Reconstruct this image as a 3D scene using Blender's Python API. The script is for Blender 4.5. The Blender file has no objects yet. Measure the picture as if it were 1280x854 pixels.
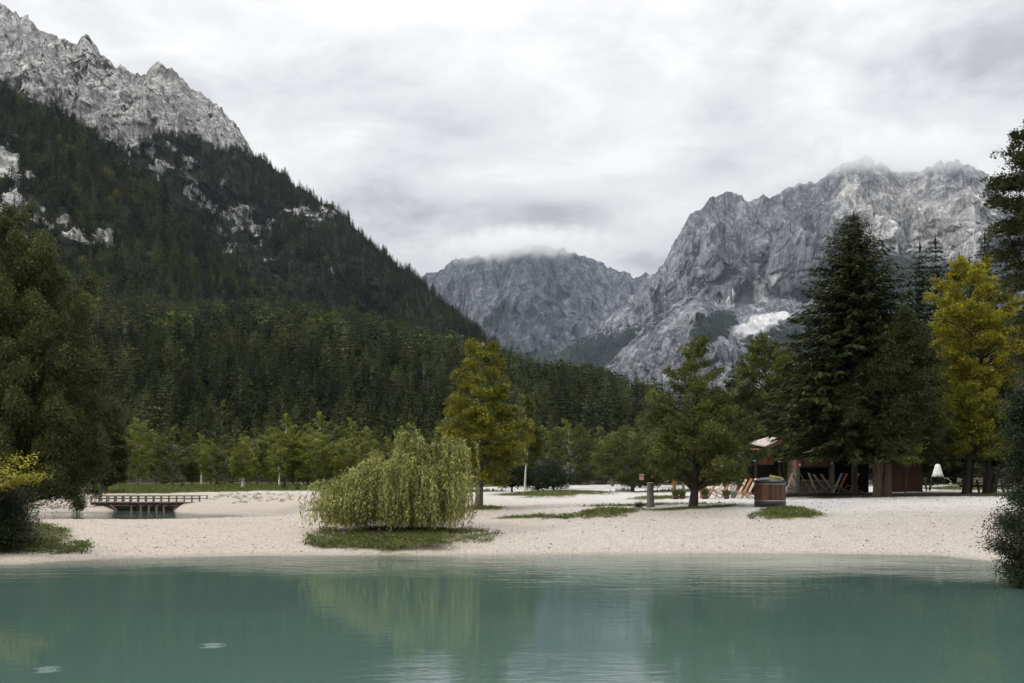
import bpy, math, random
import numpy as np

# ------------------------------------------------------------------ camera, sky, sun, exposure
S = bpy.context.scene
R = math.radians
F = 1351.0          # focal length measured in pixels of the 1280 px wide photograph (38 mm lens)
HZ = 590.0          # row of the horizon in the photograph
CH = 2.9            # eye height above the lake
cam = bpy.data.cameras.new('camera')
cam.lens = 38.0; cam.sensor_width = 36.0
cam.shift_y = (HZ - 427.0) / 1280.0
cam.clip_start = 0.1; cam.clip_end = 60000
co = bpy.data.objects.new('camera', cam); S.collection.objects.link(co)
co.location = (0, 0, CH); co.rotation_euler = (R(90), 0, 0)
S.camera = co

SUN_EL, SUN_AZ = R(38), R(258)      # azimuth clockwise from +Y (north): behind the camera, to its left
w = bpy.data.worlds.new('World'); S.world = w; w.use_nodes = True
nt = w.node_tree; N = nt.nodes; L = nt.links
for n in list(N): N.remove(n)
def wn(t, **k):
    n = N.new(t)
    for a, b in k.items(): setattr(n, a, b)
    return n
out = wn('ShaderNodeOutputWorld'); bg = wn('ShaderNodeBackground'); bg.inputs[1].default_value = 0.1
sky = wn('ShaderNodeTexSky', sky_type='NISHITA', sun_disc=False); sky.sun_elevation = SUN_EL; sky.sun_rotation = SUN_AZ
tc = wn('ShaderNodeTexCoord'); sep = wn('ShaderNodeSeparateXYZ'); L.new(tc.outputs['Generated'], sep.inputs[0])
def wmath(op, a, b=None, c=None):
    n = wn('ShaderNodeMath', operation=op)
    for i, v in enumerate((a, b, c)):
        if v is None: continue
        if isinstance(v, (int, float)): n.inputs[i].default_value = v
        else: L.new(v, n.inputs[i])
    return n.outputs[0]
zc = wmath('MAXIMUM', sep.outputs[2], 0.0)
dv = wmath('ADD', zc, 0.30)
comb = wn('ShaderNodeCombineXYZ')
L.new(wmath('DIVIDE', sep.outputs[0], dv), comb.inputs[0]); L.new(wmath('DIVIDE', sep.outputs[1], dv), comb.inputs[1])
L.new(wmath('MULTIPLY', zc, 2.2), comb.inputs[2])
def wnoise(scale, det, rough, dist=0.0):
    n = wn('ShaderNodeTexNoise'); n.inputs['Scale'].default_value = scale; n.inputs['Detail'].default_value = det
    n.inputs['Roughness'].default_value = rough; n.inputs['Distortion'].default_value = dist
    L.new(comb.outputs[0], n.inputs['Vector']); return n.outputs[0]
n1 = wnoise(1.7, 6, 0.52, 0.4); n2 = wnoise(4.5, 7, 0.6, 0.4)
cl = wmath('ADD', wmath('MULTIPLY', n1, 0.72), wmath('MULTIPLY', n2, 0.28))
ramp = wn('ShaderNodeValToRGB'); L.new(cl, ramp.inputs[0])
e = ramp.color_ramp.elements
e[0].position = 0.39; e[0].color = (4.5, 4.55, 4.7, 1)
e[1].position = 0.575; e[1].color = (9.1, 9.05, 8.9, 1)
m_ = e.new(0.47); m_.color = (7.0, 7.0, 7.1, 1)
grad = wmath('ADD', wmath('MULTIPLY', wmath('POWER', zc, 2.0), 2.5), 0.82)   # overcast sky: brighter towards the zenith
sc_ = wn('ShaderNodeVectorMath', operation='SCALE'); L.new(ramp.outputs[0], sc_.inputs[0]); L.new(grad, sc_.inputs['Scale'])
mx = wn('ShaderNodeMix', data_type='RGBA'); mx.inputs[0].default_value = 0.95
L.new(sky.outputs[0], mx.inputs[6]); L.new(sc_.outputs[0], mx.inputs[7])
L.new(mx.outputs[2], bg.inputs[0]); L.new(bg.outputs[0], out.inputs[0])

sd = bpy.data.lights.new('sun', 'SUN'); sd.energy = 1.5; sd.angle = R(12); sd.color = (1.0, 0.95, 0.87)
so = bpy.data.objects.new('sun', sd); S.collection.objects.link(so)
so.rotation_euler = (R(90) - SUN_EL, 0, -SUN_AZ + R(180))
S.view_settings.view_transform = 'Standard'; S.view_settings.look = 'None'
S.view_settings.exposure = 0.15; S.view_settings.gamma = 1.0
try: S.view_settings.use_curve_mapping = False
except Exception: pass
cy = S.cycles
cy.max_bounces = 10; cy.diffuse_bounces = 3; cy.glossy_bounces = 3; cy.transmission_bounces = 4
cy.transparent_max_bounces = 12; cy.volume_bounces = 8
cy.use_denoising = True
try: cy.denoiser = 'OPENIMAGEDENOISE'; cy.denoising_prefilter = 'ACCURATE'
except Exception: pass
cy.sample_clamp_indirect = 6.0

# ------------------------------------------------------------------ helpers
rs = np.random.RandomState
C = S.collection.objects
def X_(px, Y): return (px - 640.0) / F * Y
def Z_(py, Y): return CH + (HZ - py) / F * Y

_rng = rs(7); _perm = _rng.permutation(256); _perm = np.concatenate([_perm, _perm, _perm])
_g = _rng.normal(size=(256, 3)); _g /= np.linalg.norm(_g, axis=1)[:, None]
def pnoise(x, y, z):
    x, y, z = np.broadcast_arrays(np.asarray(x, float), np.asarray(y, float), np.asarray(z, float))
    xi, yi, zi = np.floor(x).astype(int), np.floor(y).astype(int), np.floor(z).astype(int)
    fx, fy, fz = x - xi, y - yi, z - zi
    u, v, t = [a * a * a * (a * (a * 6 - 15) + 10) for a in (fx, fy, fz)]
    r = 0
    for i in (0, 1):
        for j in (0, 1):
            for k in (0, 1):
                h = _perm[_perm[_perm[(xi + i) & 255] + ((yi + j) & 255)] + ((zi + k) & 255)]
                g = _g[h]
                d = g[..., 0] * (fx - i) + g[..., 1] * (fy - j) + g[..., 2] * (fz - k)
                r = r + d * (u if i else 1 - u) * (v if j else 1 - v) * (t if k else 1 - t)
    return r
def fbm(x, y, z, o=5, gain=0.5, ridged=False):
    a, f, s = 1.0, 1.0, 0
    wgt = 1.0
    for i in range(o):
        n = pnoise(x * f + 13.7 * i, y * f + 7.1 * i, z * f + 3.3 * i)
        if ridged:
            n = 1 - np.abs(n) * 2.2; n = n * n * wgt; wgt = np.clip(n * 1.6, 0, 1); n = n - 0.45
        s = s + a * n; a *= gain; f *= 2.07
    return s

class Geo:
    def __init__(s): s.v = []; s.f = []; s.n = 0
    def add(s, v, f, mat=0, smooth=False):
        v = np.asarray(v, float).reshape(-1, 3); f = np.asarray(f, int)
        s.v.append(v); s.f.append((f + s.n, mat, smooth)); s.n += len(v); return s
    def box(s, c, d, rz=0.0, rx=0.0, ry=0.0, mat=0):
        v = np.array([[x, y, z] for x in (-.5, .5) for y in (-.5, .5) for z in (-.5, .5)]) * np.asarray(d, float)
        for a, (i, j) in ((rx, (1, 2)), (ry, (2, 0)), (rz, (0, 1))):
            if a:
                ca, sa = math.cos(a), math.sin(a); p, q = v[:, i].copy(), v[:, j].copy()
                v[:, i] = ca * p - sa * q; v[:, j] = sa * p + ca * q
        return s.add(v + np.asarray(c, float), [[0, 1, 3, 2], [4, 6, 7, 5], [0, 4, 5, 1], [2, 3, 7, 6], [0, 2, 6, 4], [1, 5, 7, 3]], mat)
    def tube(s, pts, rad, sides=8, mat=0, cap=True):
        pts = np.asarray(pts, float); rad = np.broadcast_to(np.asarray(rad, float), (len(pts),))
        V = []
        for i, p in enumerate(pts):
            t = pts[min(i + 1, len(pts) - 1)] - pts[max(i - 1, 0)]; t = t / (np.linalg.norm(t) + 1e-9)
            a = np.cross(t, [0, 1, 0.01] if abs(t[2]) > .7 else [0, 0, 1]); a /= np.linalg.norm(a); b = np.cross(t, a)
            an = np.arange(sides) / sides * 2 * math.pi
            V.append(p + rad[i] * (np.cos(an)[:, None] * a + np.sin(an)[:, None] * b))
        V = np.concatenate(V); k = np.arange(sides); k2 = (k + 1) % sides; fs = []
        for i in range(len(pts) - 1):
            fs.append(np.stack([i * sides + k, i * sides + k2, (i + 1) * sides + k2, (i + 1) * sides + k], 1))
        base = s.n
        s.add(V, np.concatenate(fs), mat, True)
        if cap:
            m = len(pts) - 1
            V2 = np.concatenate([V[:sides], V[m * sides:], [pts[0]], [pts[-1]]])
            s.add(V2, np.concatenate([np.stack([k2, k, np.full(sides, 2 * sides)], 1),
                                      np.stack([sides + k, sides + k2, np.full(sides, 2 * sides + 1)], 1)]), mat)
        return s
    def lathe(s, prof, sides=32, c=(0, 0, 0), mat=0):
        an = np.arange(sides) / sides * 2 * math.pi
        V = np.concatenate([np.stack([r * np.cos(an), r * np.sin(an), np.full(sides, z)], 1) for r, z in prof]) + np.asarray(c, float)
        k = np.arange(sides); k2 = (k + 1) % sides
        fs = [np.stack([i * sides + k, i * sides + k2, (i + 1) * sides + k2, (i + 1) * sides + k], 1) for i in range(len(prof) - 1)]
        return s.add(V, np.concatenate(fs), mat, True)
    def leaves(s, p, u, v, mat=0):
        """diamond leaves: centre p, half axis u along the leaf, half axis v across"""
        n = len(p); V = np.stack([p - u, p + v * 1.0 - u * .15, p + u, p - v * 1.0 - u * .15], 1).reshape(-1, 3)
        return s.add(V, np.arange(n * 4).reshape(n, 4), mat)
    def mesh(s, name, mats):
        me = bpy.data.meshes.new(name)
        V = np.concatenate(s.v); me.vertices.add(len(V)); me.vertices.foreach_set('co', V.astype(np.float32).ravel())
        lo = np.concatenate([f.ravel() for f, _, _ in s.f]); cnt = np.concatenate([np.full(len(f), f.shape[1]) for f, _, _ in s.f])
        me.loops.add(len(lo)); me.loops.foreach_set('vertex_index', lo.astype(np.int32))
        me.polygons.add(len(cnt)); st = np.concatenate([[0], np.cumsum(cnt)[:-1]])
        me.polygons.foreach_set('loop_start', st.astype(np.int32)); me.polygons.foreach_set('loop_total', cnt.astype(np.int32))
        me.polygons.foreach_set('material_index', np.concatenate([np.full(len(f), m) for f, m, _ in s.f]).astype(np.int32))
        me.polygons.foreach_set('use_smooth', np.concatenate([np.full(len(f), sm) for f, _, sm in s.f]))
        for m in (mats if isinstance(mats, (list, tuple)) else [mats]): me.materials.append(m)
        me.update(); me.validate(); return me
    def build(s, name, mats, parent=None, loc=None):
        o = bpy.data.objects.new(name, s.mesh(name, mats)); C.link(o)
        if parent: o.parent = parent
        if loc is not None: o.location = loc
        return o
def tag(o, label=None, cat=None, group=None, kind=None):
    if label: o['label'] = label
    if cat: o['category'] = cat
    if group: o['group'] = group
    if kind: o['kind'] = kind
    return o
def thing(name, label, cat, loc=(0, 0, 0), rz=0.0, group=None):
    o = bpy.data.objects.new(name, None); C.link(o); o.location = loc; o.rotation_euler = (0, 0, rz); o.empty_display_size = .2
    return tag(o, label, cat, group)
def dup(root, loc, rz=0.0, scale=None, label=None, group=None):
    r = root.copy(); C.link(r); r.location = loc; r.rotation_euler = (0, 0, rz)
    if scale is not None: r.scale = scale
    if label: r['label'] = label
    if group: r['group'] = group
    for ch in list(root.children):
        c = ch.copy(); C.link(c); c.parent = r
        for g in list(ch.children):
            d = g.copy(); C.link(d); d.parent = c
    return r

# ------------------------------------------------------------------ materials
class M:
    def __init__(s, name):
        s.m = bpy.data.materials.new(name); s.m.use_nodes = True; s.t = s.m.node_tree
        for n in list(s.t.nodes): s.t.nodes.remove(n)
        s.out = s.t.nodes.new('ShaderNodeOutputMaterial')
    def n(s, t, ins=None, **k):
        n = s.t.nodes.new(t)
        for a, b in k.items(): setattr(n, a, b)
        for a, b in (ins or {}).items(): s.set(n.inputs[a], b)
        return n
    def set(s, sock, v):
        if hasattr(v, 'is_output') or isinstance(v, bpy.types.NodeSocket): s.t.links.new(v, sock)
        elif isinstance(v, tuple) and len(v) == 3 and sock.type == 'RGBA': sock.default_value = (*v, 1)
        else: sock.default_value = v
    def math(s, op, a, b=0.0, clamp=False):
        n = s.n('ShaderNodeMath', operation=op, use_clamp=clamp); s.set(n.inputs[0], a); s.set(n.inputs[1], b); return n.outputs[0]
    def mix(s, f, a, b):
        n = s.n('ShaderNodeMix', data_type='RGBA'); s.set(n.inputs[0], f); s.set(n.inputs[6], a); s.set(n.inputs[7], b); return n.outputs[2]
    def noise(s, scale, det=4, rough=.55, vec=None, dist=0.0):
        n = s.n('ShaderNodeTexNoise', {'Scale': scale, 'Detail': det, 'Roughness': rough, 'Distortion': dist})
        if vec is not None: s.set(n.inputs['Vector'], vec)
        return n.outputs[0]
    def ramp(s, f, stops):
        n = s.n('ShaderNodeValToRGB'); s.set(n.inputs[0], f); e = n.color_ramp.elements
        while len(e) < len(stops): e.new(.5)
        for el, (p, c) in zip(e, stops): el.position = p; el.color = (*c, 1) if len(c) == 3 else c
        return n.outputs[0]
    def rng(s, f, a, b, c=0.0, d=1.0):
        n = s.n('ShaderNodeMapRange', {0: f, 1: a, 2: b, 3: c, 4: d}); return n.outputs[0]
    def obj(s): return s.n('ShaderNodeTexCoord').outputs['Object']
    def pos(s): return s.n('ShaderNodeNewGeometry').outputs['Position']
    def scaled(s, vec, sc):
        n = s.n('ShaderNodeMapping'); s.set(n.inputs[0], vec); n.inputs['Scale'].default_value = sc; return n.outputs[0]
    def attr(s, a): return s.n('ShaderNodeAttribute', attribute_name=a).outputs['Fac']
    def bump(s, h, dist, st=1.0): return s.n('ShaderNodeBump', {'Height': h, 'Distance': dist, 'Strength': st}).outputs[0]
    def bsdf(s, col, rough=.8, spec=.3, normal=None, metal=0.0):
        b = s.n('ShaderNodeBsdfPrincipled', {'Base Color': col, 'Roughness': rough, 'Metallic': metal}); b.inputs['Specular IOR Level'].default_value = spec
        if normal is not None: s.set(b.inputs['Normal'], normal)
        return b.outputs[0]
    def done(s, sh): s.t.links.new(sh, s.out.inputs[0]); return s.m

def foliage(name, dark, light, third=None, trans=.28, scale=.45, objrand=False, zt=None):
    m = M(name)
    isl = m.n('ShaderNodeNewGeometry').outputs['Random Per Island']
    no = m.noise(scale, 3, .6, m.obj())
    f = m.math('ADD', m.math('MULTIPLY', isl, .55), m.rng(no, .3, .7, 0, .45))
    if objrand:
        f = m.math('ADD', m.math('MULTIPLY', f, .40), m.math('MULTIPLY', m.math('POWER', m.n('ShaderNodeObjectInfo').outputs['Random'], 1.6), .48))
        f = m.math('ADD', f, m.rng(m.noise(.017, 4, .65, m.pos()), .42, .66, -.08, .40))
    stops = [(0.05, dark), (.95, light)] if third is None else [(0.05, dark), (.62, light), (.97, third)]
    col = m.ramp(f, stops)
    d = m.bsdf(col, .6, .05 if objrand or 'needles' in name else (.12 if 'grey' in name else .22))
    t = m.n('ShaderNodeBsdfTranslucent', {'Color': col}).outputs[0]
    mx = m.n('ShaderNodeMixShader', {0: trans}); m.set(mx.inputs[1], d); m.set(mx.inputs[2], t)
    return m.done(mx.outputs[0])
def bark(name, a, b, sc=6.0):
    m = M(name); no = m.noise(sc, 6, .65, m.scaled(m.obj(), (1, 1, .22)))
    return m.done(m.bsdf(m.ramp(no, [(.3, a), (.7, b)]), .9, .15, m.bump(no, .04)))
def wood(name, a, b, rough=.7, sc=7.0, axis=(1, 1, .08)):
    m = M(name); no = m.noise(sc, 6, .6, m.scaled(m.obj(), axis), .4); r = m.n('ShaderNodeNewGeometry').outputs['Random Per Island']
    f = m.math('ADD', m.math('MULTIPLY', no, .7), m.math('MULTIPLY', r, .35))
    return m.done(m.bsdf(m.ramp(f, [(.25, a), (.8, b)]), rough, .25, m.bump(no, .01)))
def plain(name, c, rough=.6, spec=.3, metal=0.0, var=.25):
    m = M(name); no = m.noise(3.0, 5, .6, m.obj())
    c2 = tuple(x * (1 - var) for x in c)
    return m.done(m.bsdf(m.ramp(no, [(.3, c2), (.7, c)]), rough, spec, None, metal))

MAT = {}
MAT['bark_dark'] = bark('bark_dark', (.022, .018, .014), (.06, .05, .04))
MAT['bark_grey'] = bark('bark_grey', (.07, .066, .06), (.19, .18, .165))
MAT['bark_brown'] = bark('bark_brown', (.035, .026, .02), (.10, .078, .06))
def birch_bark():
    m = M('birch_bark'); no = m.noise(5, 3, .5, m.scaled(m.obj(), (1, 1, 4.0)))
    return m.done(m.bsdf(m.ramp(no, [(.36, (.05, .045, .04)), (.44, (.62, .6, .56))]), .7, .2))
MAT['birch'] = birch_bark()
MAT['spruce'] = foliage('spruce_needles', (0.013, 0.019, 0.008), (0.03, 0.038, 0.013), (0.085, 0.09, 0.026), .1)
MAT['spruce_dark'] = foliage('dark_spruce_needles', (.017, .026, .015), (.034, .048, .022), None, .1)
MAT['forest'] = foliage('forest_needles', (0.0092, 0.0132, 0.0069), (0.0345, 0.0448, 0.0172), (0.1012, 0.1127, 0.0391), .08, .2, True)
MAT['larch'] = foliage('larch_needles', (0.0385, 0.0517, 0.0220), (0.0825, 0.0990, 0.0396), (0.1375, 0.1485, 0.0605), .18, .3, True)
MAT['woodland'] = foliage('woodland_leaves', (0.0312, 0.0456, 0.0156), (0.0696, 0.0864, 0.0264), (0.1440, 0.1440, 0.0348), .18, .3, True)
MAT['left_tree'] = foliage('olive_leaves', (0.0253, 0.0345, 0.0115), (0.0759, 0.0920, 0.0276), (0.1667, 0.1782, 0.0517), .18, .5)
MAT['willow'] = foliage('willow_leaves', (0.052, 0.06, 0.013), (0.285, 0.298, 0.088), (0.59, 0.59, 0.23), .22, 1.2)
MAT['yellow'] = foliage('yellow_green_leaves', (0.05, 0.064, 0.014), (0.195, 0.2, 0.022), (0.38, 0.345, 0.03), .25, .9)
MAT['gold'] = foliage('golden_leaves', (0.07, 0.076, 0.016), (0.31, 0.29, 0.028), (0.6, 0.49, 0.045), .28, .8)
MAT['green'] = foliage('green_leaves', (0.0440, 0.0616, 0.0176), (0.0990, 0.1166, 0.0286), (0.2299, 0.2134, 0.0440), .2, .8)
MAT['lime'] = foliage('lime_leaves', (0.0900, 0.1125, 0.0275), (0.2000, 0.2238, 0.0438), (0.3800, 0.3800, 0.0800), .25, .7)
MAT['deep'] = foliage('deep_green_leaves', (0.021, 0.029, 0.010), (0.047, 0.057, 0.018), (0.091, 0.096, 0.029), .15, .8)
MAT['greygreen'] = foliage('grey_green_leaves', (0.012, 0.017, 0.009), (0.03, 0.04, 0.019), (0.062, 0.074, 0.038), .15, 1.2)
MAT['grass'] = foliage('grass_blades', (0.0546, 0.0715, 0.0156), (0.1105, 0.1300, 0.0260), (0.1690, 0.1690, 0.0520), .2, .7)
MAT['orange_wood'] = wood('orange_wood', (.13, .055, .026), (.42, .20, .09))
MAT['pale_wood'] = wood('pale_wood', (.34, .27, .19), (.55, .45, .33))
MAT['bin_wood'] = wood('bin_wood', (.04, .022, .015), (.175, .085, .05))
MAT['cream'] = wood('cream_boards', (.32, .27, .22), (.50, .45, .39))
MAT['grey_wood'] = wood('grey_wood', (.10, .10, .10), (.24, .235, .225))
MAT['weathered'] = wood('weathered_wood', (.085, .075, .062), (.24, .21, .175))
MAT['dark_wood'] = wood('dark_wood', (.018, .014, .012), (.06, .045, .036))
MAT['red_wood'] = wood('red_brown_wood', (.13, .05, .03), (.24, .095, .055))
MAT['old_red'] = wood('old_red_wood', (.05, .022, .018), (.10, .043, .034))
MAT['hut_wood'] = wood('hut_wood', (.11, .065, .045), (.25, .16, .115))
MAT['white'] = plain('white_paint', (.78, .76, .72), .5)
MAT['cloth'] = plain('white_cloth', (.72, .71, .68), .9, .1)
MAT['black'] = plain('black_plastic', (.018, .018, .02), .35, .5)
MAT['shade_fill'] = plain('interior_shade', (.012, .011, .010), .9, .1)  # near-black colour painted for the shade inside hut and kiosk
MAT['steel'] = plain('dull_steel', (.45, .45, .45), .35, .5, .8)
MAT['red'] = plain('red_paint', (.35, .03, .02), .5)
MAT['amber'] = plain('yellow_paint', (.50, .38, .05), .5)
MAT['terracotta'] = plain('pot_clay', (.10, .06, .045), .8)
MAT['pink'] = plain('pinkish_board', (.38, .24, .20), .7)

# ------------------------------------------------------------------ ground
COLS = {
 -900: [(14, -.8), (18, 0), (24, .6), (45, 1.1), (90, 1.4), (150, 1.4)],
 -150: [(22, -1.2), (31.5, -.15), (32.5, 0), (35, .25), (40, .7), (50, 1.0), (60, 1.0), (78, 1.2), (110, 1.4), (150, 1.3)],
    0: [(24, -1.5), (32.6, -.15), (33.8, 0), (35.2, .17), (40, .55), (47, .75), (52, .65), (58, .2), (64, -.25), (75, -.25), (78, 0), (82, .6), (88, 1.2), (110, 1.4), (150, 1.3)],
  100: [(24, -1.6), (34, -.16), (35.6, 0), (37, .17), (42, .5), (50, .68), (55, .5), (60, .1), (64, -.25), (76, -.25), (79, 0), (83, .5), (88, 1.1), (110, 1.35), (150, 1.3)],
  128: [(25, -1.6), (34.5, -.16), (36, 0), (37.4, .17), (42, .5), (50, .66), (55, .5), (60, .1), (64, -.25), (75, -.25), (78.5, 0), (81, .45), (84, .8), (88, 1.1), (110, 1.35), (150, 1.3)],
  158: [(25, -1.6), (34.8, -.16), (36.3, 0), (37.6, .17), (42, .5), (50, .66), (55, .5), (60, .1), (64, -.3), (84, -.3), (86, .5), (88.5, 1.1), (110, 1.35), (150, 1.3)],
  208: [(25, -1.6), (35, -.16), (36.6, 0), (38, .17), (43, .5), (50, .68), (55, .5), (60, .1), (64, -.3), (84, -.3), (86, .5), (88.5, 1.1), (105, 1.35), (150, 1.3)],
  232: [(26, -1.6), (35.3, -.16), (36.8, 0), (38.2, .17), (43.5, .52), (50, .70), (55, .52), (60, .1), (64, -.25), (74, -.2), (76.5, 0), (80, .5), (84, .95), (88, 1.15), (102, 1.38), (150, 1.3)],
  250: [(26, -1.6), (35.5, -.16), (37, 0), (38.5, .16), (44, .55), (50, .72), (55, .55), (61, .1), (65, -.2), (71, -.2), (73.5, 0), (80, .65), (88, 1.2), (100, 1.4), (150, 1.3)],
  330: [(26, -1.6), (36, -.16), (37.5, 0), (39, .16), (44, .55), (50, .75), (56, .6), (62, .1), (65.5, -.12), (67.5, -.1), (69.5, 0), (74, .25), (82, .8), (92, 1.35), (110, 1.5), (150, 1.3)],
  400: [(26, -1.6), (36, -.16), (37.8, 0), (39, .16), (44, .6), (50, .85), (58, .8), (66, .7), (75, .9), (85, 1.25), (110, 1.4), (150, 1.3)],
  495: [(26, -1.6), (36.4, -.18), (38, 0), (39.4, .2), (43, .6), (48, .8), (60, 1.0), (80, 1.3), (120, 1.35), (150, 1.3)],
  620: [(26, -1.6), (36.4, -.16), (37.9, 0), (39, .16), (42, .45), (48, .9), (53, 1.12), (60, 1.2), (80, 1.3), (100, 1.35), (150, 1.35)],
  760: [(26, -1.6), (36.6, -.16), (38.2, 0), (39.2, .16), (42, .55), (47, .98), (51, 1.25), (60, 1.3), (80, 1.42), (120, 1.5), (150, 1.5)],
  960: [(26, -1.6), (36.8, -.16), (38.4, 0), (39.2, .16), (41, .5), (44, 1.0), (47, 1.33), (50, 1.42), (60, 1.5), (90, 1.6), (150, 1.7)],
 1150: [(26, -1.6), (36.2, -.16), (37.8, 0), (38.8, .18), (41, .5), (45, 1.0), (50, 1.45), (54, 1.65), (62, 1.75), (90, 1.8), (150, 1.9)],
 1245: [(22, -1.3), (33.6, -.16), (35.2, 0), (37, .22), (41, .65), (45, 1.05), (50, 1.45), (54, 1.65), (62, 1.75), (90, 1.8), (150, 1.9)],
 1320: [(18, -.9), (23.6, -.2), (25, 0), (28, .4), (36, .9), (45, 1.3), (54, 1.65), (62, 1.75), (90, 1.8), (150, 1.9)],
 1800: [(8, -.6), (11, 0), (15, .5), (30, 1.2), (60, 1.7), (150, 1.9)],
}
CK = sorted(COLS)
# grass patches: (px, distance, half width in px, half depth, hump)
PATCH = [(500, 41.4, 103, 3.4, .12), (40, 41.5, 62, 5.5, .12), (762, 48.3, 40, 1.7, .13), (985, 45.4, 46, 1.9, .14), (655, 47.6, 44, .8, .04),
         (600, 52.5, 38, 2.2, .1), (800, 51.6, 122, 1.1, .05), (868, 48.6, 70, 1.2, .08), (690, 72, 82, 8, .30), (822, 62, 45, 4, .1), (1205, 75, 70, 9, .02),
         (780, 80, 20, 2.0, .05), (1240, 56, 40, 2, .05), (600, 88, 40, 3, .0), (415, 60, 40, 4, .05), (850, 78, 60, 6, .1)]
def ground_z(X, Y, detail=True):
    X = np.asarray(X, float); Y = np.asarray(Y, float)
    Yc = np.maximum(Y, 12.0); px = np.clip(640 + F * X / Yc, CK[0], CK[-1])
    prof = np.stack([np.interp(Yc, [a for a, _ in COLS[k]], [b for _, b in COLS[k]]) for k in CK])
    idx = np.clip(np.searchsorted(CK, px) - 1, 0, len(CK) - 2); ka = np.array(CK, float)
    t = (px - ka[idx]) / (ka[idx + 1] - ka[idx]); t = np.clip(t, 0, 1); t = t * t * (3 - 2 * t)
    ii = np.arange(prof[0].size); pf = prof.reshape(len(CK), -1); ix = idx.ravel()
    z = (pf[ix, ii] * (1 - t.ravel()) + pf[ix + 1, ii] * t.ravel()).reshape(X.shape)
    for (p, d, rp, rd, h) in PATCH:
        if h:
            q = ((px - p) / rp) ** 2 + ((Yc - d) / rd) ** 2
            z = z + h * np.exp(-q * 1.3) * (z > -.05)
    back = np.clip((6.0 - Y) / 5.0, 0, 1); z = z * (1 - back) + 1.35 * back     # the bank the photographer stands on
    if detail:
        z = z + .05 * fbm(X * .35, Y * .35, 0, 4) * np.clip((Yc - 20) / 20, .3, 1) + .02 * fbm(X * 1.7, Y * 1.7, 5, 3)
    far = np.clip((np.hypot(X, Y) - 260) / 300, 0, 1); z = z - far * 2.0
    return z
def grass_w(X, Y):
    Yc = np.maximum(Y, 12.0); px = 640 + F * X / Yc
    nz = fbm(X * .22, Y * .22, 9, 4) ; nf = fbm(X * 1.6, Y * 1.6, 2, 3)
    g = np.zeros_like(px)
    for (p, d, rp, rd, h) in PATCH:
        q = np.sqrt(((px - p) / rp) ** 2 + ((Yc - d) / rd) ** 2)
        g = np.maximum(g, np.clip((1.0 - q + .42 * nz + .34 * nf) * 2.4, 0, 1))
    lim = np.interp(px, [-900, -150, 0, 100, 250, 330, 400, 470, 560, 640, 800, 900, 1300, 1800], [30, 62, 88, 88, 88, 90, 90, 84, 96, 118, 118, 98, 98, 60])
    g = np.maximum(g, np.clip((Yc - lim) * .45 + 1.2 * nz + .6 * nf, 0, 1))
    return g
def axis(parts):
    a = [parts[0][0]]
    for lo, hi, st in parts:
        n = max(1, int(round((hi - lo) / st))); a += list(lo + (hi - lo) * (np.arange(1, n + 1) / n))
    return np.array(a)
xs = axis([(-9000, -2000, 1000), (-2000, -300, 170), (-300, -70, 10), (-70, -38, 1.0), (-38, 38, .2), (38, 70, 1.0), (70, 300, 10), (300, 2000, 170), (2000, 9000, 1000)])
ysx = axis([(-600, -40, 80), (-40, 0, 4), (0, 20, 1.0), (20, 33, .5), (33, 56, .14), (56, 95, .4), (95, 160, 1.2), (160, 400, 12), (400, 2000, 150), (2000, 9000, 1000)])
GX, GY = np.meshgrid(xs, ysx)
GZ = ground_z(GX, GY)
def grid_faces(nv, nu):
    i = np.arange(nv - 1)[:, None] * nu + np.arange(nu - 1)[None, :]
    return np.stack([i, i + 1, i + nu + 1, i + nu], -1).reshape(-1, 4)
def add_attr(me, name, arr):
    a = me.attributes.new(name, 'FLOAT', 'POINT'); a.data.foreach_set('value', np.asarray(arr, np.float32).ravel())
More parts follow.
